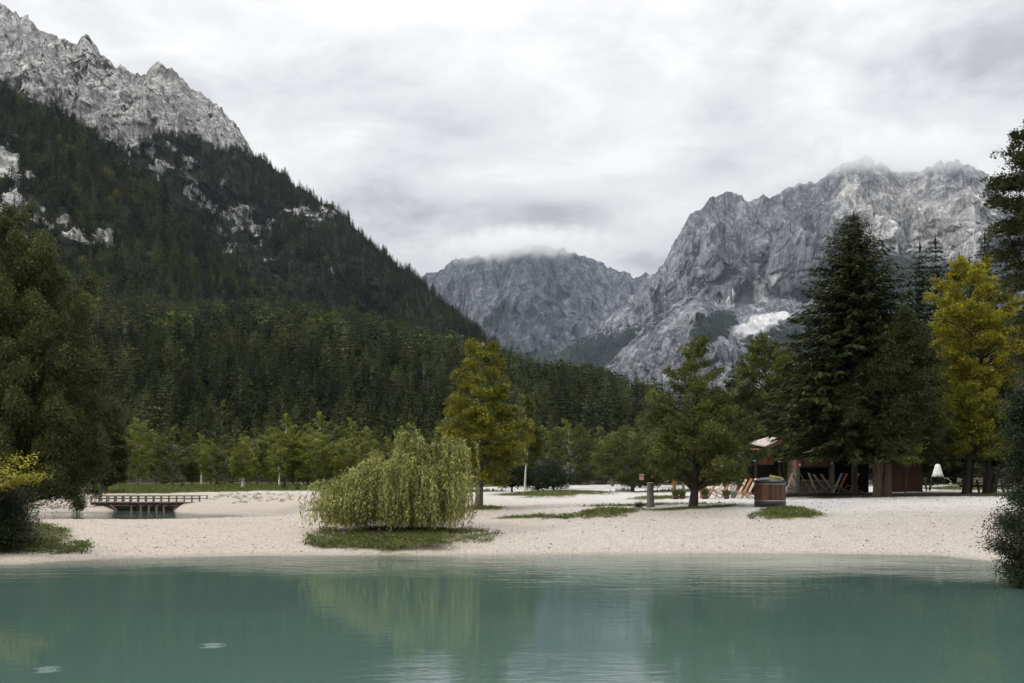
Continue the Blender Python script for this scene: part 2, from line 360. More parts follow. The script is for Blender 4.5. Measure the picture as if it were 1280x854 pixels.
def ground_mat():
    m = M('gravel_and_turf'); p = m.pos()
    vo = m.n('ShaderNodeTexVoronoi', {'Scale': 24.0, 'Vector': m.scaled(p, (1, 1, 1))}); vs = m.n('ShaderNodeSeparateColor', {0: vo.outputs['Color']}).outputs[0]
    vo2 = m.n('ShaderNodeTexVoronoi', {'Scale': 55.0, 'Vector': p}); vs2 = m.n('ShaderNodeSeparateColor', {0: vo2.outputs['Color']}).outputs[0]
    f = m.math('ADD', m.math('MULTIPLY', vs, .55), m.math('MULTIPLY', vs2, .45))
    peb = m.ramp(f, [(.08, (.19, .172, .152)), (.24, (.335, .306, .272)), (.55, (.43, .396, .356)), (.9, (.60, .565, .525))])
    big = m.noise(.16, 5, .6, p)
    xp = m.n('ShaderNodeSeparateXYZ', {0: p}).outputs[0]
    bigx = m.math('ADD', m.math('MULTIPLY', big, .6), m.rng(xp, -4, 14, .0, .42))
    tint = m.ramp(bigx, [(.28, (1.0, .94, .87)), (.6, (.985, .975, .96))])
    mul = m.n('ShaderNodeMix', data_type='RGBA', blend_type='MULTIPLY'); m.set(mul.inputs[0], 1.0); m.set(mul.inputs[6], peb); m.set(mul.inputs[7], tint)
    gcol0 = mul.outputs[2]
    lev = m.rng(m.n('ShaderNodeSeparateXYZ', {0: p}).outputs[2], 1.1, 1.42, 0, .75)
    gcol0 = m.mix(lev, gcol0, m.ramp(f, [(.08, (.40, .395, .385)), (.5, (.58, .575, .56)), (.9, (.70, .695, .68))]))
    fine = m.noise(.7, 7, .72, p)
    gcol0 = m.mix(m.rng(fine, .52, .70, 0, .32), gcol0, (.24, .22, .19))
    z = m.n('ShaderNodeSeparateXYZ', {0: p}).outputs[2]
    wet = m.rng(z, .0, .09, 1, 0)                                     # damp strip along the water's edge
    gcol0 = m.mix(m.math('MULTIPLY', wet, .45), gcol0, (.20, .18, .155))
    gn = m.noise(.9, 5, .65, p); gn2 = m.noise(7, 4, .6, p)
    turf = m.ramp(m.math('ADD', m.math('MULTIPLY', gn, .6), m.math('MULTIPLY', gn2, .4)), [(.3, (.040, .040, .014)), (.5, (.075, .085, .02)), (.72, (.13, .125, .04))])
    col = m.mix(m.attr('grass'), gcol0, turf)
    dn = m.noise(2.2, 5, .65, p)
    col = m.mix(m.attr('soil'), col, m.ramp(dn, [(.3, (.035, .026, .02)), (.7, (.10, .075, .06))]))
    h = m.math('ADD', m.math('MULTIPLY', vo.outputs['Distance'], -.5), m.math('MULTIPLY', m.noise(6, 5, .7, p), .7))
    return m.done(m.bsdf(col, .9, .15, m.bump(h, .07, .9)))
def soil_shade_w(X, Y):  # bare soil and mulch, with the dark shade under trees painted in
    Yc = np.maximum(Y, 12.0); px = 640 + F * X / Yc; nz = fbm(X * .4, Y * .4, 4, 4); s = np.zeros_like(px)
    for (p, d, rp, rd) in [(1130, 58, 135, 4.6), (868, 49.2, 62, .9), (640, 74, 40, 3.0), (700, 76, 22, 2), (500, 42.6, 56, 1.2), (20, 40.5, 60, 4.5), (500, 38.9, 75, .7), (1030, 62, 70, 4)]:
        q = np.sqrt(((px - p) / rp) ** 2 + ((Yc - d) / rd) ** 2); s = np.maximum(s, np.clip((1 - q + .5 * nz) * 2.5, 0, 1))
    s = np.maximum(s, np.clip((Yc - np.interp(px, [-150, 110, 130, 560, 640, 900], [80, 90, 140, 135, 128, 112])) * .2 + nz, 0, 1) * .85)
    return s
g = Geo(); g.add(np.stack([GX, GY, GZ], -1), grid_faces(len(ysx), len(xs)), 0, True)
ground = g.build('ground', ground_mat()); tag(ground, 'pale gravel beach and turf around the lake', kind='structure')
add_attr(ground.data, 'grass', grass_w(GX, GY)); add_attr(ground.data, 'soil', soil_shade_w(GX, GY))
def gz(x, y): return float(ground_z(np.array([x]), np.array([y]))[0])

# ------------------------------------------------------------------ water
def water_mat():
    m = M('glacial_water'); p = m.pos()
    h1 = m.noise(1.0, 5, .6, m.scaled(p, (.8, 2.2, 1)), .6); h2 = m.noise(1.0, 3, .55, m.scaled(p, (3.2, 8, 1)), .3)
    big = m.noise(.07, 3, .5, m.scaled(p, (1, 1.6, 1)))
    ydist = m.n('ShaderNodeSeparateXYZ', {0: p}).outputs[1]
    amp = m.math('MULTIPLY', m.rng(big, .40, .60, .16, 1.0), m.rng(ydist, 25, 34, .38, 1.9))
    h = m.math('MULTIPLY', m.math('ADD', m.math('MULTIPLY', h1, 1.0), m.math('MULTIPLY', h2, .32)), amp)
    nrm = m.bump(h, .017, 1.0)
    d = m.attr('depth')
    col = m.ramp(m.noise(.09, 4, .55, p), [(.3, (.050, .094, .080)), (.7, (.066, .116, .099))])
    body = m.n('ShaderNodeBsdfDiffuse', {'Color': col}).outputs[0]
    clear = m.n('ShaderNodeBsdfTransparent', {'Color': (.78, .90, .86)}).outputs[0]
    fac = m.math('SUBTRACT', 1.0, m.math('POWER', 2.718, m.math('MULTIPLY', d, -5.0)))
    under = m.n('ShaderNodeMixShader', {0: fac}); m.set(under.inputs[1], clear); m.set(under.inputs[2], body)
    gl = m.n('ShaderNodeBsdfGlossy', {'Color': (1, 1, 1), 'Roughness': .025, 'Normal': nrm}).outputs[0]
    fr = m.n('ShaderNodeFresnel', {'IOR': 1.333, 'Normal': nrm}).outputs[0]
    mx = m.n('ShaderNodeMixShader', {0: fr}); m.set(mx.inputs[1], under.outputs[0]); m.set(mx.inputs[2], gl)
    return m.done(mx.outputs[0])
wx = axis([(-300, -40, 20), (-40, 40, .8), (40, 300, 20)]); wy = axis([(-30, 28, 1), (28, 40, .2), (40, 60, 2), (60, 82, .5), (82, 90, 4)])
WX, WY = np.meshgrid(wx, wy)
g = Geo(); g.add(np.stack([WX, WY, np.zeros_like(WX)], -1), grid_faces(len(wy), len(wx)), 0, True)
water = g.build('water', water_mat()); tag(water, 'calm turquoise lake', kind='structure')
add_attr(water.data, 'depth', np.maximum(0, -ground_z(WX, WY)))

# ------------------------------------------------------------------ mountains
def interp(pts, x): return np.interp(x, [a for a, _ in pts], [b for _, b in pts])
class Sheet:
    """one slope: foot at distance db, crest (traced outline) at distance dr, its own back side behind the crest"""
    def __init__(s, ridge, dr, db, zb, px0, px1, nu, nv, power, amp, sx, sz, jag, seed, edge=.35, ridged=True, lat=.35):
        s.px = np.linspace(px0, px1, nu); s.t = np.concatenate([np.linspace(0, 1, nv), [1.06, 1.2, 1.5]])
        A = (s.px - 640) / F; Dr = interp(dr, s.px); Db = interp(db, s.px); py = interp(ridge, s.px)
        py = py + jag * fbm(s.px / 14.0, seed, 0, 5, .6)
        zr = CH + (HZ - py) / F * Dr
        T, _ = np.meshgrid(s.t, s.px, indexing='ij'); tt = np.minimum(T, 1.0)
        Y = Db + (Dr - Db) * T; Z = zb + (zr - zb) * tt ** power - (zr - zb) * np.maximum(T - 1, 0) * 1.2
        X = A * Y
        s.PYB = HZ - F * (Z - CH) / Y; s.PXB = np.broadcast_to(s.px, Y.shape)
        wgt = np.clip((1 - tt) / edge, 0.22, 1) * np.clip(tt / .05, 0, 1)
        wx = .45 * fbm(X / sx / 1.5, Z / sz / 1.5, seed + 3, 4)
        if ridged:
            big = fbm(X / sx + wx, Z / (sz * 2.2) - .25 * X / sx, seed, 3, .5, True)
            midr = fbm(X / sx * 2.9 + wx * 2.5, Z / sx * 1.15 + .5 * X / sx, seed + 9, 6, .56, True)
            fine = fbm(X / sx * 11 + wx * 5, Z / sx * 7, seed + 14, 5, .62)
            r1 = big; D = amp * wgt * (big + .34 * midr + .085 * fine + .5 * fbm(X / sx * .35, Z / sz * .5, seed + 20, 3))
        else:
            r1 = fbm(X / sx, Z / sz, seed, 5); D = amp * wgt * r1
        r3 = fbm(X / sx * 2.2, Z / sx * 1.3, seed + 40, 6, .58, ridged)
        s.X = X + lat * .5 * amp * wgt * r3; s.Y = Y - D
        s.Z = Z + .09 * amp * wgt * fbm(X / sx * 5 + wx, Y / sx * 5, seed + 60, 5, .6, ridged)
        s.T = T; s.relief = r1
    def build(s, name, mat, label, attrs):
        g = Geo(); g.add(np.stack([s.X, s.Y, s.Z], -1), grid_faces(len(s.t), len(s.px)), 0, True)
        o = g.build(name, mat); tag(o, label, kind='structure')
        for k, v in attrs.items(): add_attr(o.data, k, v)
        return o
    def sample(s, px, t):
        """point on the slope at column px and height share t"""
        i = np.clip(np.searchsorted(s.t, t) - 1, 0, len(s.t) - 2); j = np.clip(np.searchsorted(s.px, px) - 1, 0, len(s.px) - 2)
        a = ((t - s.t[i]) / (s.t[i + 1] - s.t[i]))[:, None]; b = ((px - s.px[j]) / (s.px[j + 1] - s.px[j]))[:, None]
        P = np.stack([s.X, s.Y, s.Z], -1)
        return (P[i, j] * (1 - a) + P[i + 1, j] * a) * (1 - b) + (P[i, j + 1] * (1 - a) + P[i + 1, j + 1] * a) * b
def rock_mat(name, lo, mid, hi, scale, veg, bump_d, pink=False):
    m = M(name); p = m.pos()
    pv = m.scaled(p, (1, .6, .42))
    a = m.noise(1.0 / scale, 9, .66, pv, .6); b = m.noise(4.5 / scale, 8, .72, m.scaled(p, (1, .7, .6)), .9)
    f = m.math('ADD', m.math('MULTIPLY', a, .45), m.math('MULTIPLY', b, .55))
    rock = m.ramp(f, [(.36, lo), (.47, mid), (.60, hi)])
    cr1 = m.math('ABSOLUTE', m.math('SUBTRACT', m.noise(3.2 / scale, 7, .62, m.scaled(p, (1, .7, .55)), 1.6), .5))
    cr2 = m.math('ABSOLUTE', m.math('SUBTRACT', m.noise(9.0 / scale, 6, .62, m.scaled(p, (1, .7, .8)), 1.2), .5))
    crack = m.math('MINIMUM', m.rng(cr1, .0, .035, .30, 1), m.rng(cr2, .0, .05, .45, 1))
    gul = m.math('ABSOLUTE', m.math('SUBTRACT', m.noise(2.6 / scale, 7, .6, m.scaled(p, (1, .5, .16)), 1.1), .5))
    crack = m.math('MINIMUM', crack, m.rng(gul, .0, .045, .12, 1))
    rock = m.mix(crack, tuple(x * .38 for x in lo), rock)  # crack and gully shade painted into the colour to strengthen weak shading
    rock = m.mix(m.math('MULTIPLY', m.attr('pale'), m.rng(a, .32, .46, .55, 1)), rock, m.mix(crack, (.16, .16, .165), m.ramp(f, [(.36, (.47, .46, .45)), (.52, (.74, .725, .70))])))  # sunlight on the massif painted in as lighter, warmer rock
    if pink: rock = m.mix(m.math('MULTIPLY', m.attr('pink'), .6), rock, (.44, .35, .30))
    vegc = m.ramp(b, [(.3, tuple(x * .6 for x in veg)), (.7, veg)])
    nz = m.n('ShaderNodeSeparateXYZ', {0: m.n('ShaderNodeNewGeometry').outputs['Normal']}).outputs[2]
    v0 = m.attr('veg')
    cr = m.noise(7.0 / scale, 6, .7, m.scaled(p, (1, .8, .8)), 1.2)
    v = m.math('ADD', v0, m.math('MULTIPLY', m.math('SUBTRACT', m.math('ADD', m.math('MULTIPLY', cr, .6), m.math('MULTIPLY', a, .4)), .5), 2.9))
    vv = m.rng(v, .42, .58, 0, 1)
    col = m.mix(vv, rock, vegc)
    col = m.mix(m.attr('snow'), col, (.80, .80, .80))
    v1 = m.n('ShaderNodeTexVoronoi', {'Scale': 5.0 / scale, 'Vector': m.scaled(p, (1, .8, .5))}).outputs['Distance']
    hh = m.math('ADD', m.math('ADD', m.math('MULTIPLY', b, .7), m.math('MULTIPLY', cr, .3)), m.math('ADD', m.math('MULTIPLY', v1, .35), m.math('MULTIPLY', crack, .2)))
    return m.done(m.bsdf(col, .92, .1, m.bump(hh, bump_d, .9)))

# far peaks -----------------------------------------------------------------
R_RIDGE = [(560, 470), (700, 440), (760, 400), (797, 362), (808, 348), (815, 340), (830, 330), (842, 308), (855, 288), (865, 268), (871, 263), (876, 266), (888, 254), (900, 247), (912, 242), (930, 245),
           (945, 257), (952, 248), (962, 252), (972, 243), (985, 236), (1000, 230), (1020, 227), (1040, 214), (1060, 202), (1075, 196), (1092, 193), (1105, 202), (1118, 209),
           (1140, 213), (1160, 211), (1180, 203), (1195, 200), (1210, 205), (1225, 215), (1240, 228), (1260, 250), (1300, 280), (1400, 340), (1500, 400)]
M_RIDGE = [(380, 420), (480, 365), (515, 348), (532, 340), (545, 338), (565, 323), (600, 317), (640, 311), (680, 305), (700, 309), (740, 321), (765, 335), (785, 342), (797, 350), (806, 347),
           (830, 352), (900, 380), (980, 430)]
B_RIDGE = [(660, 520), (715, 490), (745, 468), (770, 446), (800, 413), (830, 390), (860, 372), (875, 366), (890, 372), (905, 384), (925, 384), (950, 378), (985, 372), (1010, 380), (1040, 352), (1070, 322), (1110, 312), (1160, 330), (1230, 345), (1330, 380)]
def zones(sh, f): return np.clip(f(sh.PXB, sh.PYB, fbm(sh.X / 90, sh.Y / 90, sh.Z / 90, 5, .6)), 0, 1)
mid = Sheet(M_RIDGE, [(380, 7200), (980, 7000)], [(380, 5400), (980, 5300)], 60, 380, 980, 620, 330, 1.25, 400, 620, 1500, 5.0, 11)
far_rock = rock_mat('far_limestone', (.062, .070, .096), (.152, .163, .204), (.275, .285, .318), 420, (.035, .045, .045), 55)
zero = np.zeros_like(mid.X)
mid.build('mountain', far_rock, 'far grey rock massif under the cloud at the head of the valley',
          {'veg': .30 * np.clip((mid.PYB - 380) / 90, 0, 1) + .04, 'snow': zones(mid, lambda x, y, n: (1 - (np.hypot((x - 770) / 26, (y - 446 + (x - 770) * .5) / 4)) + .6 * n) * 2), 'pink': zero})
right = Sheet(R_RIDGE, [(560, 5600), (1092, 5400), (1500, 5600)], [(560, 4000), (1500, 3700)], 60, 600, 1460, 1000, 430, 1.15, 420, 480, 1300, 6.0, 23)
def blob(x, y, cx, cy, rx, ry, rot=0.0):
    c, s_ = math.cos(rot), math.sin(rot); u = (x - cx) * c + (y - cy) * s_; v = -(x - cx) * s_ + (y - cy) * c
    return np.hypot(u / rx, v / ry)
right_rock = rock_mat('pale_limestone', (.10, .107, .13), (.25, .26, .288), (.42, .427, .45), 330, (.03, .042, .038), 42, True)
pale = lambda x, y, n: .0
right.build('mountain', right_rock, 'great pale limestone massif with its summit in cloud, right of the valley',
            {'veg': np.clip(.02 + .9 * np.clip((right.PYB - 385) / 60, 0, 1) - .25 * np.clip(1 - blob(right.PXB, right.PYB, 1100, 270, 90, 90), 0, 1), 0, 1),
             'snow': zones(right, lambda x, y, n: (1 - blob(x, y, 955, 366, 44, 17, -.42) + .45 * n) * 4), 'pink': np.zeros_like(right.X), 'pale': zones(right, lambda x, y, n: np.maximum(np.maximum(1 - blob(x, y, 1115, 275, 75, 62, -.3), 1 - blob(x, y, 1205, 280, 50, 60)), .6 - blob(x, y, 1065, 240, 30, 50)) * 2.5 + 1.2 * n)})  # last mask: painted patch of sun coming through the cloud
butt = Sheet(B_RIDGE, [(640, 4000), (1330, 4200)], [(640, 2700), (1330, 2700)], 20, 660, 1330, 800, 300, 1.2, 230, 320, 760, 4.0, 37)
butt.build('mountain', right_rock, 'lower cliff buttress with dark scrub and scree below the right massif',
           {'veg': zones(butt, lambda x, y, n: .22 + .55 * np.clip(1 - blob(x, y, 985, 425, 62, 32, -.5), 0, 1) ** .5 + .75 * np.clip(1 - blob(x, y, 890, 410, 40, 20, -.4), 0, 1) ** .5
                         + .9 * np.clip(1 - blob(x, y, 1120, 350, 70, 30), 0, 1) ** .5 + .35 * np.clip((x - 1000) / 60, 0, 1) + .18 * n + .3 * np.clip(1 - np.abs(y - interp(B_RIDGE, x) - 5) / 9, 0, 1) * (x < 880)),
            'snow': zones(butt, lambda x, y, n: ((1 - blob(x, y, 957, 402, 46, 9, -.35) + .7 * n) * 2.4) * .9),
            'pink': zones(butt, lambda x, y, n: (1 - blob(x, y, 800, 452, 6, 26) + .7 * n) * 1.6)})

# cloud caught on the summits: real volumes of mist
def cloud(label, px, py, Y, rx, ry, rz, dens, seed, tilt=0.0):
    bpy_o = None; g = Geo(); n, mm = 32, 16; V = []
    for i in range(mm + 1):
        th = math.pi * i / mm
        for j in range(n): V.append((math.sin(th) * math.cos(6.28318 * j / n), math.sin(th) * math.sin(6.28318 * j / n), math.cos(th)))
    f = [[i * n + j, (i + 1) * n + j, (i + 1) * n + (j + 1) % n, i * n + (j + 1) % n] for i in range(mm) for j in range(n)]
    g.add(V, f, 0, True); m = M('cloud_mist')
    oc = m.obj(); r = m.n('ShaderNodeVectorMath', {0: oc}, operation='LENGTH').outputs['Value']
    mp = m.n('ShaderNodeMapping', {0: oc}); mp.inputs['Scale'].default_value = (rx / rz * 1.0, ry / rz, 1.0); mp.inputs['Location'].default_value = (seed, seed * .7, 0)
    no = m.noise(1.5, 6, .6, mp.outputs[0], .4)
    d = m.math('SUBTRACT', m.math('ADD', m.math('MULTIPLY', m.math('SUBTRACT', 1.0, r), 1.0), m.math('MULTIPLY', m.math('SUBTRACT', no, .5), 3.0)), .05)
    d = m.math('MULTIPLY', m.math('MULTIPLY', m.rng(d, 0, .8, 0, 1), m.rng(r, .55, 1.0, 1, 0)), dens)
    v = m.n('ShaderNodeVolumePrincipled', {'Color': (1, 1, 1), 'Density': d}); v.inputs['Anisotropy'].default_value = .6
    m.t.links.new(v.outputs[0], m.out.inputs['Volume'])
    o = g.build('cloud', m.m, None, (X_(px, Y), Y, Z_(py, Y))); o.scale = (rx, ry, rz); o.rotation_euler = (0, tilt, 0); tag(o, label, None, None, 'stuff')
cloud('grey cloud hiding the summit of the right massif', 1125, 190, 5150, 640, 450, 120, 1 / 150., 3.1, .03)
cloud('thin cloud along the left shoulder of the right massif', 1000, 216, 5250, 420, 300, 75, 1 / 220., 8.3, -.25)
cloud('flat grey cloud lying on the far massif', 645, 306, 6900, 800, 560, 120, 1 / 130., 5.7, -.03)
# thin blue air over the whole valley
def haze():
    b = Geo(); b.box((0, 4200, 1400), (19600, 10400, 2820)); m = M('valley_air')
    v = m.n('ShaderNodeVolumePrincipled', {'Color': (.74, .85, 1.0), 'Density': 1.7e-5}); v.inputs['Anisotropy'].default_value = .2
    m.t.links.new(v.outputs[0], m.out.inputs['Volume']); o = b.build('haze', m.m); tag(o, 'thin bluish air over the valley', None, None, 'stuff')
haze()
# left mountain: back slope with crags, forested spur, low hill ----------------
C_RIDGE = [(-260, -90), (-100, -45), (0, 2), (14, 14), (35, 20), (48, 32), (70, 45), (95, 57), (103, 48), (111, 46), (121, 60), (130, 72), (150, 80), (165, 92), (178, 95), (186, 83), (200, 78), (214, 84), (228, 99), (240, 110),
           (255, 121), (268, 128), (285, 142), (297, 158), (305, 171), (318, 190), (330, 203), (350, 215), (375, 232), (395, 247), (415, 259), (430, 269), (450, 292), (470, 308), (500, 333), (530, 353), (560, 383),
           (590, 409), (625, 438), (680, 466), (740, 500), (860, 560)]
SP_RIDGE = [(-260, 30), (-100, 70), (0, 106), (41, 134), (63, 131), (104, 158), (136, 186), (158, 207), (190, 231), (228, 272), (262, 308), (300, 340), (340, 368), (400, 400), (470, 440)]
H_RIDGE = [(-300, 366), (0, 378), (110, 394), (180, 403), (260, 408), (330, 408), (400, 414), (450, 423), (500, 438), (560, 452), (600, 463), (640, 484), (690, 497), (740, 499), (775, 512), (800, 524), (830, 536), (900, 552), (1000, 562), (1330, 562)]
crag = rock_mat('grey_crag', (.15, .145, .14), (.46, .45, .435), (.70, .69, .67), 100, (.028, .034, .020), 7)
back = Sheet(C_RIDGE, [(-260, 2100), (330, 2100), (640, 1500), (860, 1400)], [(-260, 1250), (640, 1000), (860, 1000)], 40, -260, 860, 900, 420, 1.1, 95, 120, 260, 10.0, 51)
ROCKLINE = [(-260, 60), (0, 110), (100, 165), (158, 196), (187, 170), (221, 178), (262, 186), (303, 194), (321, 196), (335, 150), (340, 0), (860, 0)]
nb = fbm(back.X / 38, back.Y / 60, back.Z / 30, 5, .65)
rockness = np.clip((interp(ROCKLINE, back.PXB) - back.PYB) / 12 + 1.4 * nb + .3, 0, 1)
patch = np.zeros_like(back.X)
for (x_, y_, rx_, ry_, ro_) in [(300, 275, 9, 30, -.5), (205, 222, 12, 14, .5), (385, 266, 26, 9, .3), (285, 305, 5, 34, -.5), (410, 350, 10, 4, 0), (250, 245, 10, 7, .4), (330, 270, 10, 5, .5), (170, 205, 8, 8, .5), (240, 215, 5, 16, -.4)]:
    patch = np.maximum(patch, np.clip((1.0 - .72 * blob(back.PXB, back.PYB, x_, y_, rx_, ry_, ro_) + 2.0 * nb) * 2, 0, 1))
back_rock = np.maximum(rockness, patch)
back.build('mountain', crag, 'steep forested mountain crowned by a jagged grey crag, left of the valley',
           {'veg': 1.0 - .60 * back_rock, 'snow': np.zeros_like(back.X), 'pink': np.zeros_like(back.X)})
spur = Sheet(SP_RIDGE, [(-260, 1300), (470, 1050)], [(-260, 620), (470, 700)], 20, -260, 470, 420, 220, 1.15, 30, 90, 160, 2.0, 67)
nb2 = fbm(spur.X / 30, spur.Y / 30, spur.Z / 30, 5, .6)
spur_rock = np.zeros_like(spur.X)
for (x_, y_, rx_, ry_, ro_) in [(5, 225, 17, 40, -.2), (95, 292, 42, 9, .15), (20, 262, 10, 12, 0), (120, 300, 14, 6, 0), (160, 303, 10, 3, 0), (65, 275, 8, 12, .3), (60, 285, 22, 8, 0)]:
    spur_rock = np.maximum(spur_rock, np.clip((1.0 - .75 * blob(spur.PXB, spur.PYB, x_, y_, rx_, ry_, ro_) + 2.0 * nb2) * 2, 0, 1))
spur.build('mountain', crag, 'forested spur with small bare cliffs in front of the left mountain',
           {'veg': 1.0 - .95 * spur_rock, 'snow': np.zeros_like(spur.X), 'pink': np.zeros_like(spur.X)})
hill = Sheet(H_RIDGE, [(-300, 820), (500, 820), (740, 760), (830, 640), (1330, 420)], [(-300, 150), (640, 165), (1330, 165)], 0.5, -300, 1330, 420, 160, 1.12, 10, 60, 60, 1.0, 83, ridged=False)
floor_m = M('forest_floor'); fl_ = floor_m.done(floor_m.bsdf(floor_m.ramp(floor_m.noise(.15, 5, .6, floor_m.pos()), [(.3, (.014, .016, .009)), (.7, (.035, .036, .018))]), .95, .05))
hill.build('hill', fl_, 'low wooded hill behind the meadow', {})

# ------------------------------------------------------------------ tree builders
def unit(a): return a / (np.linalg.norm(a, axis=-1, keepdims=True) + 1e-9)
def conifer_geo(h, r, whorls, nb, quads, seed, base=.1, dead=0.0, slim=.72, droop=.35, wdt=.16, tm=0, lm=1, thick=.011, hs=1.0):
    """trunk (material tm) and drooping needle branches (material lm) about the origin"""
    g = rs(seed); T = Geo(); K = Geo()
    lean = g.normal(0, .01 * h, 2)
    zz = np.linspace(0, h * .97, 6); T.tube(np.stack([lean[0] * (zz / h) ** 2, lean[1] * (zz / h) ** 2, zz], 1), thick * h * (1 - zz / h) + .012, 6, tm)
    P, U, V = [], [], []
    for i in range(whorls):
        s = base + (1 - base) * (max(0.0, i + g.uniform(-.3, .3)) / whorls) ** .92
        s = min(max(s, base), .99)
        Lr = r * (1 - (s - base) / (1 - base)) ** slim + .02 * h * .5
        for b in range(nb):
            an = 2 * math.pi * (b + g.uniform(-.4, .4)) / nb + i * 2.4
            ln = Lr * g.uniform(.62, 1.12)
            d = np.array([math.cos(an), math.sin(an), 0]); side = np.array([-d[1], d[0], 0])
            k = np.linspace(.08, 1, quads)
            dz = ln * (.18 * (s - .35) * k - droop * k ** 1.7 * (1 - .6 * s) + .10 * k ** 4)
            ax = np.stack([d[0] * ln * k + lean[0] * s * s, d[1] * ln * k + lean[1] * s * s, s * h + dz], 1)
            for sd_ in (-1, 1):
                q = ax + side * sd_ * (ln * wdt * (1.1 - k))[:, None] * .55 + g.normal(0, .012 * r, ax.shape)
                dirn = unit(d * .75 + side * sd_ * .55 + np.array([0, 0, -.35]) + g.normal(0, .18, ax.shape))
                half = hs * ln * (.62 / quads + .10) * g.uniform(.7, 1.2, (quads, 1))
                vv = unit(np.cross(dirn, np.array([0, 0, 1.]) + g.normal(0, .35, ax.shape)))
                P.append(q); U.append(dirn * half); V.append(vv * half * g.uniform(.28, .42, (quads, 1)))
    K.leaves(np.concatenate(P), np.concatenate(U), np.concatenate(V), lm)
    tip = np.array([[lean[0], lean[1], h * .985]]); K.leaves(tip, np.array([[0, 0, .03 * h]]), np.array([[.006 * h, 0, 0]]), lm)
    return T, K
def broad_geo(prof, base_r, clusters, leaves, leaf, spread, flat, seed, elong=.9, up=.5, limbs=26, fill=.25, trunk_top=.75, bend=.0, lm=0, zmin=None, aspect=.45, rise=.35, split=1):
    """prof: list of (z, cx, r) giving the crown's outline about the trunk foot"""
    g = rs(seed); z = np.array([p[0] for p in prof]); o = np.argsort(z); z = z[o]
    cx = np.array([p[1] for p in prof])[o]; r = np.array([p[2] for p in prof])[o]
    zs = np.linspace(z[0], z[-1], 200); ri = np.interp(zs, z, r); wgt = ri ** 1.3 + .05 * r.max(); cdf = np.cumsum(wgt); cdf /= cdf[-1]
    q = np.interp(g.rand(clusters), cdf, zs); rr = np.interp(q, z, r); cc = np.interp(q, z, cx)
    an = g.rand(clusters) * 2 * math.pi; rad = rr * np.sqrt(fill + (1 - fill) * g.rand(clusters)) * g.uniform(.70, 1.14, clusters)
    cen = np.stack([cc + rad * np.cos(an), rad * np.sin(an), q], 1)
    dirs = unit(np.stack([np.cos(an), np.sin(an), np.full(clusters, rise) + .5 * (q - z[0]) / (z[-1] - z[0])], 1) + g.normal(0, .22, (clusters, 3)))
    n = (leaves * g.uniform(.5, 1.4, clusters)).astype(int); ci = np.repeat(np.arange(clusters), n); m = len(ci)
    sp = spread * (.55 + .45 * np.minimum(1, rr[ci] / (r.max() * .7)))[:, None]
    off = g.normal(0, 1, (m, 3)) * sp * np.array([.75, .75, flat]) + dirs[ci] * (g.normal(0, 1, (m, 1)) * sp * elong)
    P = cen[ci] + off
    nrm = unit(g.normal(0, 1, (m, 3)) + np.array([0, 0, up * 2]) + .5 * dirs[ci])
    u = unit(np.cross(nrm, g.normal(0, 1, (m, 3)))); v = np.cross(nrm, u)
    ls = leaf * g.uniform(.6, 1.25, (m, 1))
    if zmin is not None: P[:, 2] = np.maximum(P[:, 2], zmin + g.rand(m) * .4)
    K = Geo(); K.leaves(P, u * ls * .5, v * ls * aspect * .5, lm)
    T = Geo(); H = z[-1]; tt = H * trunk_top
    for si in range(split):
        kz = np.linspace(0, 1, 7); w_ = g.normal(0, .02 * H, (7, 2)) * kz[:, None]; ox = (si - (split - 1) / 2) * base_r * 1.7
        cxa = np.interp(kz * tt, z, cx) * kz * (1 if z[0] < tt else 1)
        ctr = np.stack([w_[:, 0] + cxa + bend * kz ** 2 + ox * (1 + kz * 2), w_[:, 1], kz * tt], 1); ctr[0, 2] = -.15
        rr_ = base_r * np.array([1.45, 1.0, .88, .72, .55, .38, .15])
        T.tube(ctr, rr_, 9, 0)
    for i in g.choice(clusters, min(limbs, clusters), replace=False):
        c = cen[i]; h0 = max(z[0] * .75, c[2] - .75 * np.hypot(c[0], c[1]) - .2); h0 = min(h0, tt * .97); f = h0 / tt
        a0 = np.array([np.interp(f, kz, ctr[:, 0]), np.interp(f, kz, ctr[:, 1]), h0]); mid_ = a0 * .5 + c * .5 + np.array([0, 0, .08 * np.linalg.norm(c - a0)]) + g.normal(0, .05, 3)
        b0 = base_r * (.42 - .25 * f)
        T.tube([a0, mid_, c], [b0, b0 * .6, b0 * .2], 5, 0, False)
    return T, K
